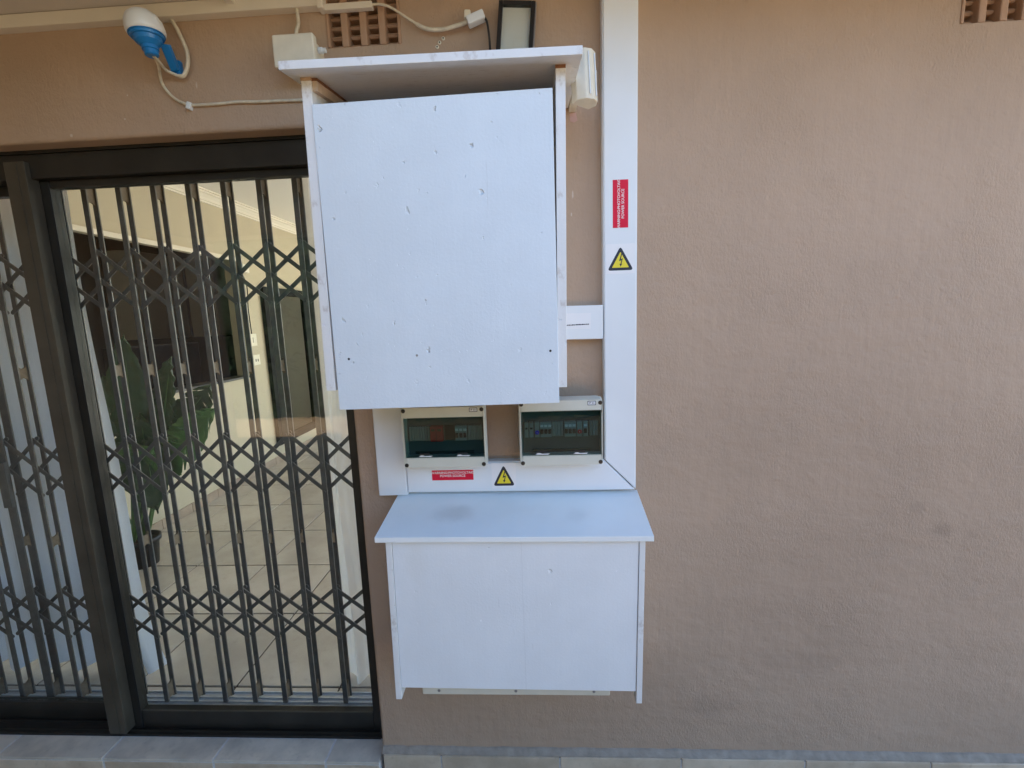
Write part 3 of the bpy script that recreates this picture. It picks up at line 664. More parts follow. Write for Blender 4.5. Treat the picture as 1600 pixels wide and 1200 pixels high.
LV = [((-2.74, 1.35, 0.98), (-2.65, 1.30, 1.66), 0.21, (1, 0.25, 0), 0.0, 'leaf', 0),
      ((-2.55, 1.38, 0.99), (-2.40, 1.36, 1.52), 0.20, (1, -0.3, 0), 0.02, 'leaf', 1),
      ((-2.54, 1.34, 0.74), (-2.08, 1.30, 1.17), 0.27, (0.65, -0.2, -0.75), 0.0, 'leaf_lit', 6),
      ((-2.62, 1.30, 0.90), (-2.53, 1.22, 0.48), 0.29, (1, 0.15, 0), 0.02, 'leaf', 1),
      ((-2.80, 1.42, 0.95), (-2.99, 1.45, 1.42), 0.22, (0.9, 0.4, 0.3), 0.03, 'leaf', 1),
      ((-2.78, 1.38, 0.92), (-2.98, 1.30, 0.60), 0.20, (0.7, 0.2, -0.6), 0.02, 'leaf', 1),
      ((-2.62, 1.46, 0.86), (-2.28, 1.55, 1.33), 0.23, (0.7, 0.3, -0.5), 0.03, 'leaf', 2),
      ((-2.66, 1.44, 0.92), (-2.55, 1.48, 1.36), 0.24, (1, 0.0, 0.1), 0.02, 'leaf', 1),
      ((-2.70, 1.30, 0.80), (-2.45, 1.18, 0.98), 0.24, (0.2, 0.4, -0.9), 0.04, 'leaf_lit', 2),
      ((-2.80, 1.48, 1.02), (-2.86, 1.52, 1.58), 0.19, (1, 0.3, 0), 0.0, 'leaf', 0),
      ((-2.72, 1.40, 0.86), (-2.86, 1.34, 0.62), 0.22, (0.9, 0.2, 0.3), 0.02, 'leaf', 1),
      ((-2.68, 1.36, 0.70), (-2.62, 1.30, 1.16), 0.26, (1, 0.2, 0), 0.02, 'leaf', 1),
      ((-2.62, 1.50, 0.80), (-2.46, 1.60, 1.22), 0.26, (1, 0.1, -0.2), 0.02, 'leaf', 1),
      ((-2.84, 1.50, 0.80), (-2.98, 1.60, 1.20), 0.24, (1, 0.3, 0.2), 0.02, 'leaf', 1),
      ((-2.74, 1.34, 0.92), (-2.66, 1.26, 0.60), 0.24, (1, 0.1, 0), 0.03, 'leaf', 1)]
for i, (ba, ti, w, sd, dr, mt_, sp) in enumerate(LV):
    leaf(ba, ti, w, sd, dr, mt_, sp, i)
    a = i * 2.1; p0 = PC + Vector((0.045 * math.cos(a), 0.045 * math.sin(a), -0.01)); p2 = Vector(ba)
    stem(p0, p0.lerp(p2, 0.5) + Vector((0, 0, 0.06)), p2 + (Vector(ti) - p2).normalized() * 0.02)
stem(PC + Vector((-0.02, 0, 0)), (-2.90, 1.38, 0.35), (-3.02, 1.36, 0.60), 0.007)

# ---------------------------------------------------------------- sliding door
door = thing('sliding_door', 'dark bronze aluminium sliding glass door with two leaves', 'door', (-1.8, 0.12, 0.0))
fr = B(); fr.box(DX0 + 0.001, DX1 - 0.001, 0.062, 0.175, 2.205, 2.284, 0.002); fr.box(DX0 + 0.001, DX1 - 0.001, 0.055, 0.10, 2.2845, 2.2945)
fr.box(-0.662, DX1 - 0.0005, 0.062, 0.175, 0.0, 2.2045, 0.002); fr.box(DX0 + 0.0005, DX0 + 0.05, 0.062, 0.175, 0.0, 2.2045, 0.002)
fr.box(DX0 + 0.05, -0.6625, 0.062, 0.175, -0.012, 0.008, 0.001)
obj('door_frame', fr, 'alu', door)
t = B()
for yy in (0.074, 0.112, 0.15): t.box(DX0 + 0.051, -0.664, yy, yy + 0.004, 0.006, 0.016)
obj('sill_rail', t, 'alu', door)
lf = B()
lf.box(-1.752, -1.69, 0.088, 0.125, 0.010, 2.2045, 0.003); lf.box(-1.6895, -0.698, 0.090, 0.123, 0.010, 0.091, 0.003); lf.box(-1.6895, -0.698, 0.090, 0.123, 2.180, 2.2045, 0.003); lf.box(-0.6975, -0.6625, 0.090, 0.123, 0.010, 2.2045, 0.003)
sash = obj('door_leaf', lf, 'alu', door); sash['label'] = 'door leaf in front of the lit room'
t = B(); t.box(-1.6895, -0.698, 0.105, 0.111, 0.091, 2.18); obj('glass_pane', t, 'glass', sash)
t = B(); t.box(-1.696, -1.688, 0.086, 0.0895, 0.012, 2.203); obj('seal', t, 'black', sash)
t = B(); t.box(-1.688, -0.70, 0.0885, 0.0915, 0.0915, 0.097); obj('glazing_bead', t, 'alu_front', sash)
lf = B()
lf.box(DX0 + 0.051, -1.755, 0.128, 0.16, 0.010, 0.088, 0.003); lf.box(DX0 + 0.051, -1.755, 0.128, 0.16, 2.172, 2.2045, 0.003); lf.box(DX0 + 0.051, DX0 + 0.11, 0.127, 0.161, 0.0885, 2.1715, 0.003); lf.box(-1.815, -1.755, 0.127, 0.161, 0.0885, 2.1715, 0.003)
sash2 = obj('door_leaf', lf, 'alu', door); sash2['label'] = 'door leaf in front of the white curtain'
t = B(); t.box(DX0 + 0.11, -1.815, 0.141, 0.147, 0.0885, 2.1715); obj('glass_pane', t, 'glass', sash2)
t = B(); t.box(-1.797, -1.722, 0.045, 0.0875, 0.026, 2.258, 0.003); t.box(-1.7545, -1.7485, 0.0425, 0.046, 0.03, 2.25)
obj('mullion_post', t, 'alu_front', door)

# ---------------------------------------------------------------- trellis security gate
GY = 0.205; PITCH = 0.1365; G0 = -1.822
gate = thing('security_gate', 'charcoal steel expanding trellis security gate behind the door glass', 'gate', (-1.7, GY, 0.02))
LAT = ((1.985, 1.873, 1.761), (1.240, 1.118, 0.996), (0.560, 0.448, 0.336))
ZB, ZT = 0.022, 2.225
def picket_mesh(x, wide=False):
    t = B(); w = 0.0102 if not wide else 0.018
    t.box(x - w, x + w, GY, GY + 0.007, ZB, ZT, 0.002); t.box(x - w, x + w, GY + 0.041, GY + 0.047, ZB, ZT, 0.002)
    for row in LAT:
        for z in row: t.disc(x, GY + 0.0005, z, 0.0055, 0.003, 8)
    return t
WEBS = ((ZB + 0.01, 0.095), (0.765, 0.805), (1.495, 1.535), (2.165, ZT - 0.004))
def web_mesh(x, z0, z1):
    # a web bridge with the rounded ends of the slots above and below it
    t = B(); r = 0.012; pts = []
    for s in range(7):
        u = s / 6; pts.append((GY + 0.0075 + 0.033 * u, z1 + r * (abs(2 * u - 1) ** 2.5)))
    for s in range(7):
        u = 1 - s / 6; pts.append((GY + 0.0075 + 0.033 * u, z0 - r * (abs(2 * u - 1) ** 2.5)))
    t.prism(pts, 'x', x - 0.0035, x + 0.0035)
    return t
p0 = obj('picket', picket_mesh(G0), 'gate', gate)
w0s = [obj('web_plate', web_mesh(G0, *w), 'web', p0) for w in WEBS]
NP = 9
for i in range(-6, NP):
    if i == 0: continue
    if i == -3:
        pk = obj('lock_stile', picket_mesh(G0 + i * PITCH, True), 'gate', gate)
        for w in WEBS: obj('web_plate', web_mesh(G0 + i * PITCH, *w), 'web', pk)
        t = B(); t.box(G0 + i * PITCH - 0.02, G0 + i * PITCH + 0.02, GY - 0.012, GY + 0.001, 0.95, 1.15, 0.004); obj('lock_case', t, 'gate', pk)
    else:
        pk = again(p0, (i * PITCH, 0, 0))
        for w0 in w0s:
            w = again(w0, (0, 0, 0), pk); WL[w.name] = wl(w0) + Vector((i * PITCH, 0, 0))
def arm(xa, za, xb, zb, y):
    t = B(); L = math.hypot(xb - xa, zb - za); a = math.atan2(zb - za, xb - xa); h = 0.0078
    poly = []
    for k in range(7): th = math.pi / 2 - math.pi * k / 6; poly.append((L + h * math.cos(th), h * math.sin(th)))
    for k in range(7): th = -math.pi / 2 - math.pi * k / 6; poly.append((h * math.cos(th), h * math.sin(th)))
    poly = [(xa + u * math.cos(a) - w * math.sin(a), za + u * math.sin(a) + w * math.cos(a)) for u, w in poly]
    t.prism(poly, 'y', y, y + 0.004); return t
YA, YB = GY + 0.010, GY + 0.030
for z1, z2, z3 in LAT:
    for (za, zb, y) in ((z1, z3, YA), (z3, z1, YB)):
        src = obj('lattice_arm', arm(G0, za, G0 + 2 * PITCH, zb, y), 'gate', gate)
        for i in range(-6, NP - 2):
            if i != 0: again(src, (i * PITCH, 0, 0))
    for (za, zb, y, i) in ((z2, z3, YA, -6), (z2, z1, YB, -6)):
        obj('lattice_arm', arm(G0 + i * PITCH, za, G0 + (i + 1) * PITCH, zb, y), 'gate', gate)
    for (za, zb, y, i) in ((z1, z2, YA, NP - 2), (z3, z2, YB, NP - 2)):
        obj('lattice_arm', arm(G0 + i * PITCH, za, G0 + (i + 1) * PITCH, zb, y), 'gate', gate)
t = B(); t.box(DX0, DX1, GY - 0.01, GY + 0.06, 2.228, 2.29, 0.002); obj('top_track', t, 'alu', gate)
t = B(); t.box(DX0 + 0.01, DX1 - 0.02, GY - 0.02, GY + 0.07, 0.0005, 0.010, 0.001)
for yy in (GY - 0.018, GY + 0.010, GY + 0.032, GY + 0.062): t.box(DX0 + 0.01, DX1 - 0.02, yy, yy + 0.005, 0.009, 0.019)
obj('bottom_track', t, 'track', gate)

# ---------------------------------------------------------------- trunking and cables on the wall
tr = thing('cable_trunking', 'white plastic cable trunking in a long L on the brown wall', 'trunking', (-0.1, 0.0, 1.1))
def duct(poly, cover):
    t = B(); t.prism(poly, 'y', -0.0345, 0.001, 0.0015); o = obj('trunking_length', t, 'upvc', tr)
    t = B(); t.prism(cover, 'y', -0.0405, -0.033, 0.002); obj('trunking_cover', t, 'upvc', o)
duct([(0.2255, 2.657), (0.3315, 2.657), (0.3315, 1.0835), (0.2275, 1.1895)], [(0.2295, 2.6565), (0.3280, 2.6565), (0.3280, 1.0885), (0.2295, 1.1890)])
duct([(-0.4465, 1.189), (0.2262, 1.189), (0.3295, 1.0815), (-0.4465, 1.0835)], [(-0.4460, 1.1855), (0.2255, 1.1855), (0.3240, 1.0850), (-0.4460, 1.0870)])
duct([(-0.552, 1.60), (-0.4485, 1.60), (-0.4485, 1.0755), (-0.552, 1.0745)], [(-0.5485, 1.599), (-0.4500, 1.599), (-0.4500, 1.0765), (-0.5485, 1.0755)])
t = B(); t.prism([(0.02, 1.703), (0.2240, 1.701), (0.2240, 1.5935), (0.02, 1.5955)], 'y', -0.041, 0.001, 0.0025); obj('trunking_stub', t, 'upvc', tr)
tl = thing('label_plate', 'white printed label on the short trunking stub beside the upper box', 'label', (0.145, -0.0412, 1.65))
t = B(); t.prism([(0.09, 1.679), (0.186, 1.677), (0.184, 1.627), (0.09, 1.629)], 'y', -0.0418, -0.0405); obj('plate', t, 'sticker', tl)
t = B(); x = 0.095
while x < 0.178:
    w = random.uniform(0.002, 0.0045); z = 1.6405 + (x - 0.11) * 0.02
    t.box(x, x + w, -0.0423, -0.0415, z - 0.0016, z + 0.0014 + random.uniform(0, 0.0008)); x += w + random.uniform(0.0006, 0.0015)
obj('printed_line', t, 'ink', tl)

def red_sticker(x0, x1, z0, z1, label, vertical):
    yy = -0.0405
    th = thing('warning_sticker', label, 'sticker', ((x0 + x1) / 2, yy, z0), 'photovoltaic warning stickers on the trunking')
    t = B(); t.box(x0, x1, yy - 0.0006, yy + 0.001, z0, z1); obj('sticker_sheet', t, 'red', th)
    cx, cz = (x0 + x1) / 2, (z0 + z1) / 2
    if vertical:
        for s, off, sz in (('WARNING:PHOTOVOLTAIC', -0.005, 0.0116), ('POWER SOURCE', 0.0075, 0.0116)):
            obj('lettering', lettering(s, sz, lambda x, y, z, o=off: (cx + o - y, yy - 0.0008 + z, cz + x), bold=0.00012), 'white_ink', th)
    else:
        for s, off, sz in (('WARNING:PHOTOVOLTAIC', 0.0085, 0.0116), ('POWER SOURCE', -0.0025, 0.0116)):
            obj('lettering', lettering(s, sz, lambda x, y, z, o=off: (cx + x, yy - 0.0008 + z, cz + o + y), bold=0.00012), 'white_ink', th)
red_sticker(0.2555, 0.3025, 1.935, 2.0765, 'red photovoltaic warning sticker turned upright on the tall trunking', True)
red_sticker(-0.360, -0.2175, 1.128, 1.1635, 'red photovoltaic warning sticker lying below the left breaker box', False)

def hazard(x0, x1, z0, z1, label):
    yy = -0.0405; th = thing('hazard_sticker', label, 'sticker', ((x0 + x1) / 2, yy, z0), 'yellow high voltage triangle stickers')
    t = B(); t.box(x0, x1, yy - 0.0006, yy + 0.001, z0, z1); obj('sticker_sheet', t, 'sticker', th)
    cx = (x0 + x1) / 2; w = (x1 - x0) * 0.455; zb = z0 + (z1 - z0) * 0.11; zt = z0 + (z1 - z0) * 0.92
    def rtri(s, r):
        ps = [Vector((cx - w * s, zb)), Vector((cx + w * s, zb)), Vector((cx, zt))]; c = (ps[0] + ps[1] + ps[2]) / 3
        if s < 1: ps = [c + (p - c) for p in ps]
        out = []
        for i in range(3):
            p = ps[i]; a = (ps[i - 1] - p).normalized(); b_ = (ps[(i + 1) % 3] - p).normalized()
            for k in range(5):
                u = k / 4; q0 = p + a * r; q1 = p + b_ * r
                out.append((q0 * (1 - u) + p * u) * (1 - u) + (p * (1 - u) + q1 * u) * u)
        return [tuple(v) for v in out]
    t = B(); t.prism(rtri(1, 0.011), 'y', yy - 0.0009, yy - 0.0003); obj('triangle_border', t, 'ink', th)
    k = 0.65; c0 = Vector((cx, (zb * 2 + zt) / 3))
    inner = [tuple(c0 + (Vector(p) - c0) * k) for p in rtri(1, 0.004)]
    t = B(); t.prism(inner, 'y', yy - 0.0012, yy - 0.0006); obj('triangle_field', t, 'yellow', th)
    H = (zt - zb)
    def Q(u, v): return (cx + u * H, zb + v * H)
    t = B(); t.prism([Q(0.035, 0.70), Q(0.075, 0.71), Q(0.015, 0.46), Q(0.105, 0.50), Q(0.035, 0.26), Q(0.0, 0.27), Q(0.045, 0.42), Q(-0.06, 0.38)], 'y', yy - 0.0015, yy - 0.0009)
    t.prism([Q(-0.045, 0.275), Q(0.075, 0.275), Q(0.005, 0.155)], 'y', yy - 0.0015, yy - 0.0009); obj('lightning_bolt', t, 'ink', th)
hazard(0.234, 0.3235, 1.796, 1.887, 'yellow lightning triangle sticker on the tall trunking under a red sticker')
hazard(-0.1545, -0.0725, 1.095, 1.186, 'yellow lightning triangle sticker between the two breaker boxes')

st = thing('ceiling_trunking', 'cream trunking running along the wall under the eave', 'trunking', (-2.0, -0.015, 2.63))
t = B(); t.box(-3.6, -0.622, -0.030, 0.001, 2.620, 2.6575, 0.003); obj('wide_trunking', t, 'paint_white', st)
t = B(); t.box(-0.6225, -0.605, -0.033, 0.001, 2.612, 2.6585, 0.003); obj('coupler', t, 'paint_white', st)
t = B(); t.box(-0.6045, -0.458, -0.022, -0.0035, 2.610, 2.628, 0.002); obj('narrow_trunking', t, 'paint_white', st)

# floodlight cables
b = B(); b.tube([(-1.100, -0.100, 2.474), (-1.118, -0.06, 2.474), (-1.155, -0.008, 2.452), (-1.143, -0.007, 2.425), (-1.119, -0.007, 2.398), (-1.09, -0.007, 2.382), (-1.067, -0.007, 2.376), (-0.979, -0.007, 2.375), (-0.92, -0.007, 2.377), (-0.853, -0.007, 2.374), (-0.78, -0.007, 2.373), (-0.70, -0.007, 2.371), (-0.60, -0.007, 2.371)], 0.0044, 8)
cb1 = obj('lamp_cable', b, 'cable'); tag(cb1, 'thin weathered cable from the blue lamp along the wall to the upper box', 'cable')
b = B(); b.box(-1.080, -1.066, -0.016, 0.001, 2.362, 2.384, 0.003, rot=Matrix.Rotation(0.35, 3, 'Y')); obj('cable_clip', b, 'opal', cb1)
b = B(); b.tube([(-1.096, -0.098, 2.474), (-1.108, -0.06, 2.470), (-1.115, -0.035, 2.468), (-1.104, -0.025, 2.463), (-1.085, -0.02, 2.456), (-1.068, -0.02, 2.458), (-1.052, -0.02, 2.490), (-1.050, -0.02, 2.520), (-1.056, -0.02, 2.545), (-1.07, -0.015, 2.575), (-1.079, -0.012, 2.595), (-1.092, -0.012, 2.620)], lambda u: 0.0044 if u < 0.35 else 0.0058, 8)
cb2 = obj('lamp_cable', b, 'cable'); tag(cb2, 'white looped cable from the blue lamp up to the trunking', 'cable')
b = B(); b.tube([(-0.46, -0.012, 2.622), (-0.435, -0.015, 2.620), (-0.402, -0.015, 2.609), (-0.346, -0.015, 2.572), (-0.30, -0.016, 2.545), (-0.25, -0.018, 2.538), (-0.205, -0.022, 2.543), (-0.168, -0.025, 2.551)], lambda u: 0.0038 if u < 0.5 else 0.0058, 8)
cb3 = obj('antenna_cable', b, 'cable'); tag(cb3, 'cream cable hanging from the trunking end to a small connector', 'cable')
cn = thing('cable_connector', 'white connector block joining a cream and a black cable', 'connector', (-0.145, -0.03, 2.54))
b = B(); b.box(-0.172, -0.118, -0.043, -0.015, 2.541, 2.566, 0.005, rot=Matrix.Rotation(-0.32, 3, 'Y')); obj('block', b, 'opal', cn)
b = B(); b.box(-0.178, -0.160, -0.040, -0.02, 2.553, 2.575, 0.003, rot=Matrix.Rotation(0.1, 3, 'Y')); obj('tab', b, 'cream2', cn)
b = B(); b.tube([(-0.120, -0.03, 2.556), (-0.113, -0.032, 2.545), (-0.108, -0.04, 2.515), (-0.104, -0.06, 2.47), (-0.10, -0.09, 2.39), (-0.09, -0.12, 2.318)], 0.0035, 7)
tag(obj('black_cable', b, 'black_cable'), 'short black cable dropping from the connector behind the picture frame', 'cable')

# junction box and its gland
jb = thing('junction_box', 'cream junction box on the wall left of the upper box roof', 'junction box', (-0.675, -0.04, 2.424))
t = B(); t.box(-0.732, -0.624, -0.066, 0.001, 2.440, 2.508, 0.008, 3); obj('box_base', t, 'cream2', jb)
t = B(); t.box(-0.740, -0.616, -0.092, -0.067, 2.424, 2.512, 0.006, 3); obj('box_lid', t, 'cream2', jb)
t = B(); t.lathe([(0.011, 0), (0.011, 0.010), (0.009, 0.011), (0.009, 0.022), (0.006, 0.024)], (-0.690, -0.04, 2.507), seg=12, smooth=False); obj('cable_gland', t, 'opal', jb)
t = B(); t.lathe([(0.009, 0), (0.009, 0.012), (0.007, 0.013), (0.007, 0.022)], (-0.6225, -0.045, 2.487), (1, 0, 0), 12, False); obj('cable_gland', t, 'opal', jb)
b = B(); b.tube([(-0.690, -0.04, 2.53), (-0.688, -0.038, 2.55), (-0.684, -0.03, 2.575), (-0.688, -0.022, 2.605), (-0.69, -0.018, 2.621)], 0.0055, 8)
tag(obj('junction_cable', b, 'cable'), 'short cable between the junction box gland and the trunking above', 'cable')

# blue lamp
AX = Vector((-0.10, -0.06, 1.0)).normalized(); LO = Vector((-1.106, -0.105, 2.533))
lp = thing('outdoor_lamp', 'blue and white dome lamp on a bracket above the glass door', 'lamp', (-1.09, -0.05, 2.45))
dome = [(0.0465, -0.007), (0.0495, 0.0), (0.0495, 0.010), (0.047, 0.026), (0.040, 0.040), (0.028, 0.050), (0.013, 0.055), (0.0, 0.056)]
b = B(); b.lathe(dome, LO, AX, 36); obj('dome', b, 'opal', lp)
body = [(0.0, 0.0), (0.0455, -0.003), (0.0455, -0.009), (0.0425, -0.0095), (0.041, -0.016), (0.036, -0.017), (0.033, -0.027), (0.024, -0.036), (0.0215, -0.038), (0.0215, -0.047), (0.0185, -0.048), (0.018, -0.060), (0.015, -0.063), (0.0, -0.063)]
b = B(); b.lathe(body, LO, AX, 36, False); obj('lamp_body', b, 'blue', lp)
b = B(); b.hexa([(-1.086, -0.086, 2.513), (-1.066, -0.078, 2.513), (-1.085, -0.024, 2.470), (-1.107, -0.024, 2.466)], [(-1.086, -0.072, 2.520), (-1.066, -0.064, 2.520), (-1.085, -0.010, 2.482), (-1.107, -0.010, 2.478)], 0.003); obj('bracket_arm', b, 'blue', lp)
b = B(); b.box(-1.111, -1.083, -0.016, 0.001, 2.463, 2.505, 0.004); obj('wall_plate', b, 'blue', lp)

# ---------------------------------------------------------------- upper box
ub = thing('inverter_box', 'upper white painted plywood box with sloping roof on the wall', 'box', (-0.228, -0.18, 1.445))
RA = rad(0.70); RC = Vector((-0.228, 0, 1.87))
def roll(p):
    d = Vector(p) - RC
    return Vector((RC.x + d.x * math.cos(RA) + d.z * math.sin(RA), p[1], RC.z - d.x * math.sin(RA) + d.z * math.cos(RA)))
ROOFZ = lambda y: 2.309 + 0.161 * y
def side_board(x0, x1, name='side_board'):
    t = B(); t.prism([(-0.001, 1.493), (-0.36, 1.493), (-0.36, ROOFZ(-0.36) - 0.0012), (-0.001, ROOFZ(-0.001) - 0.0012)], 'x', x0, x1, 0.0012, roll); return obj(name, t, 'board_edge', ub)
side_board(-0.5425, -0.5185); side_board(0.0640, 0.0870)
t = B(); t.prism([(-0.001, ROOFZ(0)), (-0.412, ROOFZ(-0.412)), (-0.412, ROOFZ(-0.412) + 0.0185), (-0.001, ROOFZ(0) + 0.0185)], 'x', -0.567, 0.121, 0.0012, roll); obj('roof_board', t, 'board_edge', ub)
t = B(); t.hexa([(-0.5155, -0.350, 1.4455), (0.0620, -0.350, 1.4495), (0.0605, -0.350, 2.1975), (-0.5155, -0.350, 2.1925)], [(-0.5155, -0.3625, 1.4455), (0.0620, -0.3625, 1.4495), (0.0605, -0.3625, 2.1975), (-0.5155, -0.3625, 2.1925)], 0.001)
fp = obj('front_panel', t, 'board', ub)
for x, z in ((-0.479, 1.579), (0.042, 1.584), (-0.30, 1.583)):
    t = B(); t.disc(x, -0.3615, z, 0.0032, 0.0016, 10); obj('screw', t, 'pebble' if x > -0.4 and x < 0 else 'black', fp)
# cleats inside under the roof, one seen bare through the gap
for x0, x1 in ((-0.5180, -0.5060),):
    t = B(); t.prism([(-0.02, ROOFZ(-0.02) - 0.003), (-0.354, ROOFZ(-0.354) - 0.003), (-0.354, ROOFZ(-0.354) - 0.03), (-0.02, ROOFZ(-0.02) - 0.03)], 'x', x0, x1, 0.001, roll); obj('cleat', t, 'pale_wood', ub)
t = B(); t.prism([(-0.02, ROOFZ(-0.02) - 0.0015), (-0.355, ROOFZ(-0.355) - 0.0015), (-0.355, ROOFZ(-0.355) - 0.0075), (-0.02, ROOFZ(-0.02) - 0.0075)], 'x', -0.5183, -0.5045, 0, roll); obj('rust_streak', t, 'rust', ub)
for x0, x1 in ((0.0635, 0.0875), (-0.543, -0.518)):
    t = B(); t.prism([(-0.355, ROOFZ(-0.355) - 0.0005), (-0.3608, ROOFZ(-0.3608) - 0.0005), (-0.3608, ROOFZ(-0.3608) - 0.008), (-0.355, ROOFZ(-0.355) - 0.008)], 'x', x0, x1, 0, roll); obj('rust_streak', t, 'rust' if x0 > 0 else 'raw_wood', ub)

# motion sensor beside the roof
ms = thing('motion_sensor', 'white ribbed motion sensor on the wall beside the box roof', 'sensor', (0.15, -0.12, 2.22))
def sensor_xy(scale, x0, y0, ang):
    pts = [(-0.027, 0.020), (-0.031, -0.002), (-0.018, -0.020), (0.0, -0.026), (0.018, -0.020), (0.031, -0.002), (0.027, 0.020)]
    c, s = math.cos(ang), math.sin(ang)
    return [(x0 + (u * c - w * s) * scale, y0 + (u * s + w * c) * scale) for u, w in pts]
ANG = rad(38); SXc, SYc = 0.153, -0.215
def tilt(p): 
    d = p.z - 2.29
    return Vector((p.x - d * 0.03, p.y + d * 0.10, p.z))
t = B(); t.prism(sensor_xy(1.13, SXc, SYc, ANG), 'z', 2.219, 2.346, 0.004, tilt); obj('sensor_body', t, 'cream2', ms)
for k in (-1, 1):
    t = B(); c, s = math.cos(ANG), math.sin(ANG); u = k * 0.0107; w = -0.0277
    x, y = SXc + u * c - w * s, SYc + u * s + w * c
    t.box(x - 0.0012, x + 0.0012, y - 0.0014, y + 0.0014, 2.230, 2.336)
    for v in t.bm.verts: v.co = tilt(v.co)
    obj('rib', t, 'opal', ms)
t = B(); c, s = math.cos(ANG), math.sin(ANG); x, y = SXc + 0.0305 * c + 0.009 * s, SYc + 0.0305 * s - 0.009 * c
t.box(x - 0.0024, x + 0.0024, y - 0.008, y + 0.008, 2.262, 2.308, 0.001, rot=Matrix.Rotation(ANG - 0.95, 3, 'Z'))
obj('lens', t, 'opal', ms)
t = B(); t.box(0.128, 0.150, -0.205, 0.001, 2.292, 2.312, 0.003); obj('bracket', t, 'cream2', ms)

# picture frame standing on the roof
pf = thing('picture_frame', 'black framed glazed notice standing on the box roof against the wall', 'picture frame', (-0.045, -0.07, 2.31))
rz = Matrix.Rotation(rad(5.2), 4, 'Y'); rx = Matrix.Rotation(rad(-8), 4, 'X')
PM = Matrix.Translation((-0.045, -0.062, 2.318)) @ rx @ rz
def pbox(name, args, mat, bev=0.0015):
    t = B(); t.box(*args, bev)
    for v in t.bm.verts: v.co = PM @ v.co
    return obj(name, t, mat, pf)
FW, FH = 0.054, 0.276
t = B()
for a in ((-FW, -FW + 0.0125, -0.012, 0.012, 0.0, FH), (FW - 0.0125, FW, -0.012, 0.012, 0.0, FH), (-FW + 0.0125, FW - 0.0125, -0.012, 0.012, 0.0, 0.0125), (-FW + 0.0125, FW - 0.0125, -0.012, 0.012, FH - 0.0125, FH)): t.box(*a, 0.0012)
for v in t.bm.verts: v.co = PM @ v.co
obj('frame', t, 'black', pf)
pbox('backing', (-FW + 0.010, FW - 0.010, 0.0, 0.008, 0.010, FH - 0.010), 'frame_inner', 0)
pbox('paper', (-0.006, FW - 0.017, -0.0025, 0.001, 0.02, 0.178), 'paper', 0)
t = B()
for k in range(9): t.box(-0.002, FW - 0.022 - random.uniform(0, 0.01), -0.0029, -0.0024, 0.168 - k * 0.0085 - 0.0012, 0.168 - k * 0.0085 + 0.0008)
for v in t.bm.verts: v.co = PM @ v.co
obj('printed_line', t, 'frame_inner', pf)
pbox('frame_glass', (-FW + 0.0105, FW - 0.0105, -0.008, -0.006, 0.0105, FH - 0.0105), 'frame_glass', 0)
pbox('edge_strip', (FW + 0.0002, FW + 0.0035, -0.010, 0.012, 0.002, FH - 0.002), 'pebble', 0.0005)

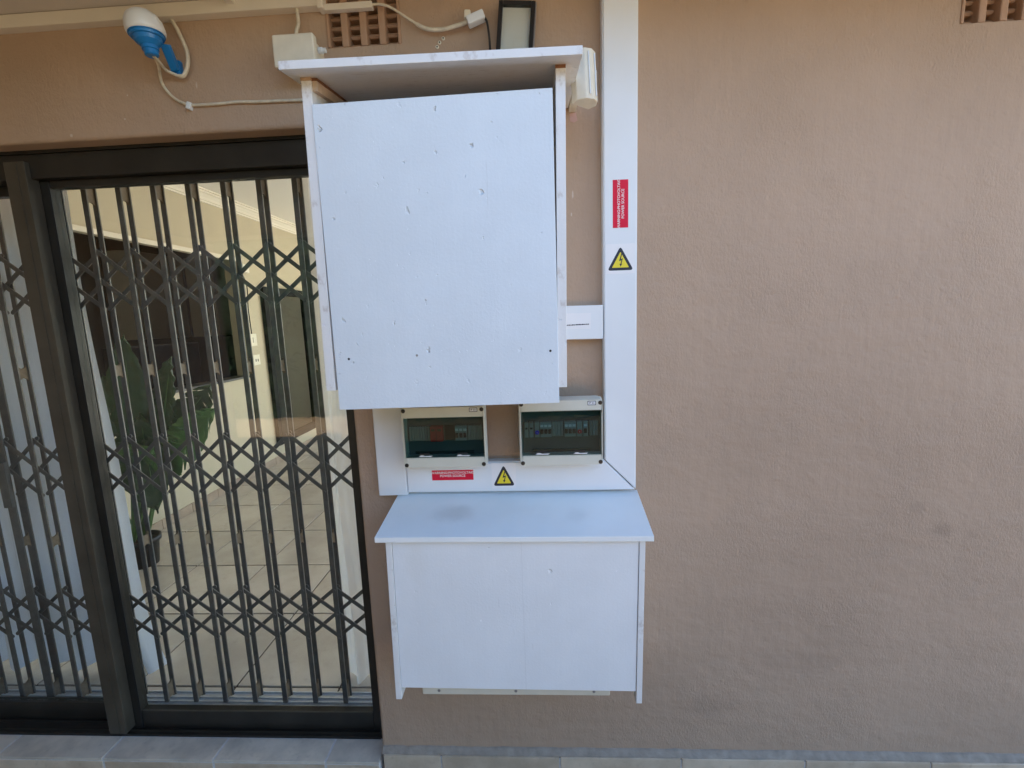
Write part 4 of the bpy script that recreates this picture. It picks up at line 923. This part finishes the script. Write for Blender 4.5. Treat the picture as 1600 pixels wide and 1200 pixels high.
# ---------------------------------------------------------------- breaker enclosures
def enclosure(x0, x1, z0, z1, label, mods):
    th = thing('breaker_box', label, 'breaker box', ((x0 + x1) / 2, -0.06, z0), 'breaker boxes under the upper white box')
    yf = -0.112
    t = B(); t.box(x0 + 0.004, x1 - 0.004, -0.070, -0.030, z0 + 0.003, z1 - 0.003, 0.010, 3); obj('back_case', t, 'grey_plastic', th)
    # cover frame round the window
    wx0, wx1, wz0, wz1 = x0 + 0.011, x1 - 0.007, z0 + 0.036, z1 - 0.037
    b = wall_grid([x0, x1], [z0, z1], [(wx0, wx1, wz0, wz1)], yf, -0.071)
    for v in b.bm.verts:
        if abs(v.co.y - yf) < 1e-5:
            if abs(v.co.x - x0) < 1e-5 or abs(v.co.x - x1) < 1e-5: v.co.x += 0.0035 * (1 if v.co.x < (x0 + x1) / 2 else -1)
            if abs(v.co.z - z0) < 1e-5 or abs(v.co.z - z1) < 1e-5: v.co.z += 0.0035 * (1 if v.co.z < (z0 + z1) / 2 else -1)
    cor = [e for e in b.bm.edges if abs(e.verts[0].co.y - e.verts[1].co.y) > 0.01 and all((abs(v.co.x - x0) < 0.006 or abs(v.co.x - x1) < 0.006) for v in e.verts)]
    bmesh.ops.bevel(b.bm, geom=cor, offset=0.011, segments=4, affect='EDGES', profile=0.5)
    ed = [e for e in b.bm.edges if abs(e.verts[0].co.y - yf) < 1e-4 and abs(e.verts[1].co.y - yf) < 1e-4 and len(e.link_faces) == 2 and e.calc_face_angle(0) > 0.8]
    bmesh.ops.bevel(b.bm, geom=ed, offset=0.0018, segments=2, affect='EDGES')
    cov = obj('cover', b, 'grey_plastic', th)
    # inner tray, rail and modules
    t = B(); t.box(wx0 - 0.003, wx1 + 0.003, -0.0745, -0.0705, wz0 - 0.003, wz1 + 0.003); obj('inner_tray', t, 'tray', th)
    zm = (wz0 + wz1) / 2 + 0.008
    for (u0, u1, kind) in mods:
        a = wx0 + (wx1 - wx0) * u0; c = wx0 + (wx1 - wx0) * u1
        if kind == 'blank':
            k = max(2, int((c - a) / 0.0085))
            for q in range(k):
                t = B(); t.box(a + q * (c - a) / k + 0.0006, a + (q + 1) * (c - a) / k - 0.0006, -0.087, -0.0742, zm - 0.024, zm + 0.024, 0.001, 1); obj('blanking_strip', t, 'breaker', th)
            continue
        mt_ = 'breaker_red' if kind == 'red' else ('breaker_dark' if kind == 'gap' else 'breaker')
        dep = {'red': -0.098, 'gap': -0.0765}.get(kind, -0.093)
        t = B(); t.box(a + 0.0006, c - 0.0006, dep, -0.0742, zm - 0.025, zm + 0.025, 0.0012, 1); md = obj('breaker', t, mt_, th)
        mid = (a + c) / 2; w = c - a
        if kind == 'sw':
            k = max(1, round(w / 0.014))
            for q in range(k):
                xc = a + (q + 0.5) * w / k
                t = B(); t.box(xc - 0.0045, xc + 0.0045, dep - 0.005, dep + 0.0005, zm - 0.013, zm + 0.002, 0.001, 1); obj('toggle', t, 'breaker_dark', md)
                t = B(); t.box(xc - 0.005, xc + 0.005, dep - 0.0006, dep + 0.0005, zm + 0.008, zm + 0.016); obj('marking', t, 'sticker', md)
        elif kind == 'slot':
            t = B(); t.box(mid - w * 0.28, mid + w * 0.28, dep - 0.0006, dep + 0.0005, zm + 0.002, zm + 0.008); obj('slot', t, 'breaker_dark', md)
        elif kind in ('blue', 'redbtn'):
            t = B(); t.lathe([(0.0068, 0), (0.0068, 0.004), (0.005, 0.006)], (mid, dep + 0.0005, zm - 0.008), (0, -1, 0), 14, False); obj('button', t, 'btn_blue' if kind == 'blue' else 'btn_red', md)
            t = B(); t.disc(mid, dep - 0.0052, zm - 0.008, 0.0015, 0.0008, 8); obj('marking', t, 'sticker', md)
        elif kind == 'red':
            for q in (0.25, 0.75):
                t = B(); t.box(a + w * q - 0.006, a + w * q + 0.006, dep - 0.0015, dep + 0.0005, zm + 0.010, zm + 0.017); obj('slot', t, 'rust', md)
            t = B(); t.box(mid - 0.0005, mid + 0.0005, dep - 0.001, dep + 0.0005, zm - 0.0245, zm + 0.0245); obj('joint', t, 'breaker_dark', md)
    # smoked hinged window with its lip and latches
    t = B(); t.box(wx0 + 0.0012, wx1 - 0.0012, yf - 0.0025, yf + 0.0005, wz0 + 0.0012, wz1 - 0.0012, 0.001); win = obj('window', t, 'smoke', th)
    L = wx1 - wx0
    t = B(); t.box(wx0 + L * 0.13, wx1 - L * 0.13, yf - 0.0045, yf - 0.0024, wz0 + 0.014, wz0 + 0.024, 0.0008); obj('window_lip', t, 'smoke', win)
    for u in (0.26, 0.74):
        xc = wx0 + L * u
        t = B(); t.box(xc - 0.020, xc + 0.012, yf - 0.0055, yf - 0.0023, wz0 + 0.0105, wz0 + 0.016, 0.0008); obj('latch', t, 'breaker_dark', win)
        t = B(); t.prism([(xc - 0.024, wz0 + 0.005), (xc - 0.014, wz0 + 0.0115), (xc - 0.003, wz0 + 0.007), (xc + 0.022, wz0 + 0.008), (xc + 0.016, wz0 + 0.004)], 'y', yf - 0.0045, yf - 0.002); obj('latch_lever', t, 'opal', win)
    for sx, sz in ((x0 + 0.0115, z0 + 0.012), (x1 - 0.0105, z0 + 0.012), (x0 + 0.0115, z1 - 0.013), (x1 - 0.0105, z1 - 0.013)):
        t = B(); t.disc(sx, yf + 0.0006, sz, 0.0066, 0.0022, 14); obj('cover_screw', t, 'black', cov)
    lx0, lx1, lz0, lz1 = x1 - 0.050, x1 - 0.024, z1 - 0.0205, z1 - 0.007
    t = B(); t.box(lx0, lx1, yf - 0.0006, yf + 0.0005, lz0, lz1); lab = obj('rating_plate', t, 'ink', cov)
    t = B(); t.box(lx0 + 0.0018, lx1 - 0.0018, yf - 0.0009, yf, lz0 + 0.0018, lz1 - 0.0018); t2 = obj('plate_face', t, 'sticker', lab)
    bb = lettering('IP 65', 0.0085, lambda x, y, z: ((lx0 + lx1) / 2 + x, yf - 0.0011 + z, (lz0 + lz1) / 2 + y), 0.0004)
    o = obj('lettering', bb, 'ink', cov)
enclosure(-0.4345, -0.1605, 1.195, 1.400, 'pale grey breaker box with a red module inside, under the panel', [(0.03, 0.30, 'blank'), (0.31, 0.47, 'red'), (0.48, 0.62, 'gap'), (0.625, 0.78, 'sw'), (0.785, 0.97, 'blank')])
enclosure(-0.0560, 0.2135, 1.195, 1.412, 'pale grey breaker box with blue and red buttons inside, next to the trunking', [(0.03, 0.085, 'slot'), (0.09, 0.15, 'slot'), (0.16, 0.225, 'blue'), (0.23, 0.38, 'sw'), (0.385, 0.53, 'blank'), (0.54, 0.69, 'sw'), (0.695, 0.77, 'redbtn'), (0.775, 0.84, 'sw'), (0.86, 0.97, 'blank')])

# ---------------------------------------------------------------- lower box
lb = thing('battery_box', 'lower white painted plywood box with a sloping lid on the wall', 'box', (-0.08, -0.12, 0.43))
BL, BR, FL, FR = (-0.489, -0.002, 1.0745), (0.343, -0.002, 1.0675), (-0.4975, -0.247, 1.0265), (0.3375, -0.247, 1.0220)
dn = lambda p: (p[0], p[1], p[2] - 0.0165)
t = B(); t.hexa([dn(BL), dn(BR), dn(FR), dn(FL)], [BL, BR, FR, FL], 0.0012); obj('lid', t, 'board_lid', lb)
LZ = lambda y, x: (1.071 + (y / 0.245) * 0.0465) - 0.0185 - 0.0065 * (x + 0.08)
def lb_side(x0t, x0b, th, zb):
    lo = [(x0b, -0.002, zb), (x0b, -0.237, zb), (x0t, -0.237, LZ(-0.237, x0t) - 0.0005), (x0t, -0.002, LZ(-0.002, x0t) - 0.0005)]
    hi = [(p[0] + th, p[1], p[2]) for p in lo]
    t = B(); t.hexa(lo, hi, 0.0012); return obj('side_board', t, 'board_edge', lb)
lb_side(-0.4685, -0.4745, 0.0185, 0.466); lb_side(0.2980, 0.2910, 0.0175, 0.458)
t = B(); zt0, zt1 = LZ(-0.232, -0.44) - 0.002, LZ(-0.232, 0.29) - 0.002
t.hexa([(-0.4545, -0.222, 0.5065), (0.2895, -0.222, 0.4985), (0.2965, -0.222, zt1), (-0.4485, -0.222, zt0)], [(-0.4545, -0.2345, 0.5065), (0.2895, -0.2345, 0.4985), (0.2965, -0.2345, zt1), (-0.4485, -0.2345, zt0)], 0.001); obj('front_panel', t, 'board_low', lb)
bs = thing('battery_case', 'cream case whose bottom flange shows beneath the lower white box', 'case', (-0.09, -0.12, 0.45))
t = B(); t.box(-0.398, 0.216, -0.2005, -0.030, 0.450, 0.96, 0.004); obj('case_body', t, 'cream', bs)
for x in (-0.342, -0.089, 0.164):
    t = B(); t.disc(x, -0.2, 0.4655, 0.0048, 0.0018, 12); obj('screw', t, 'pebble', bs)
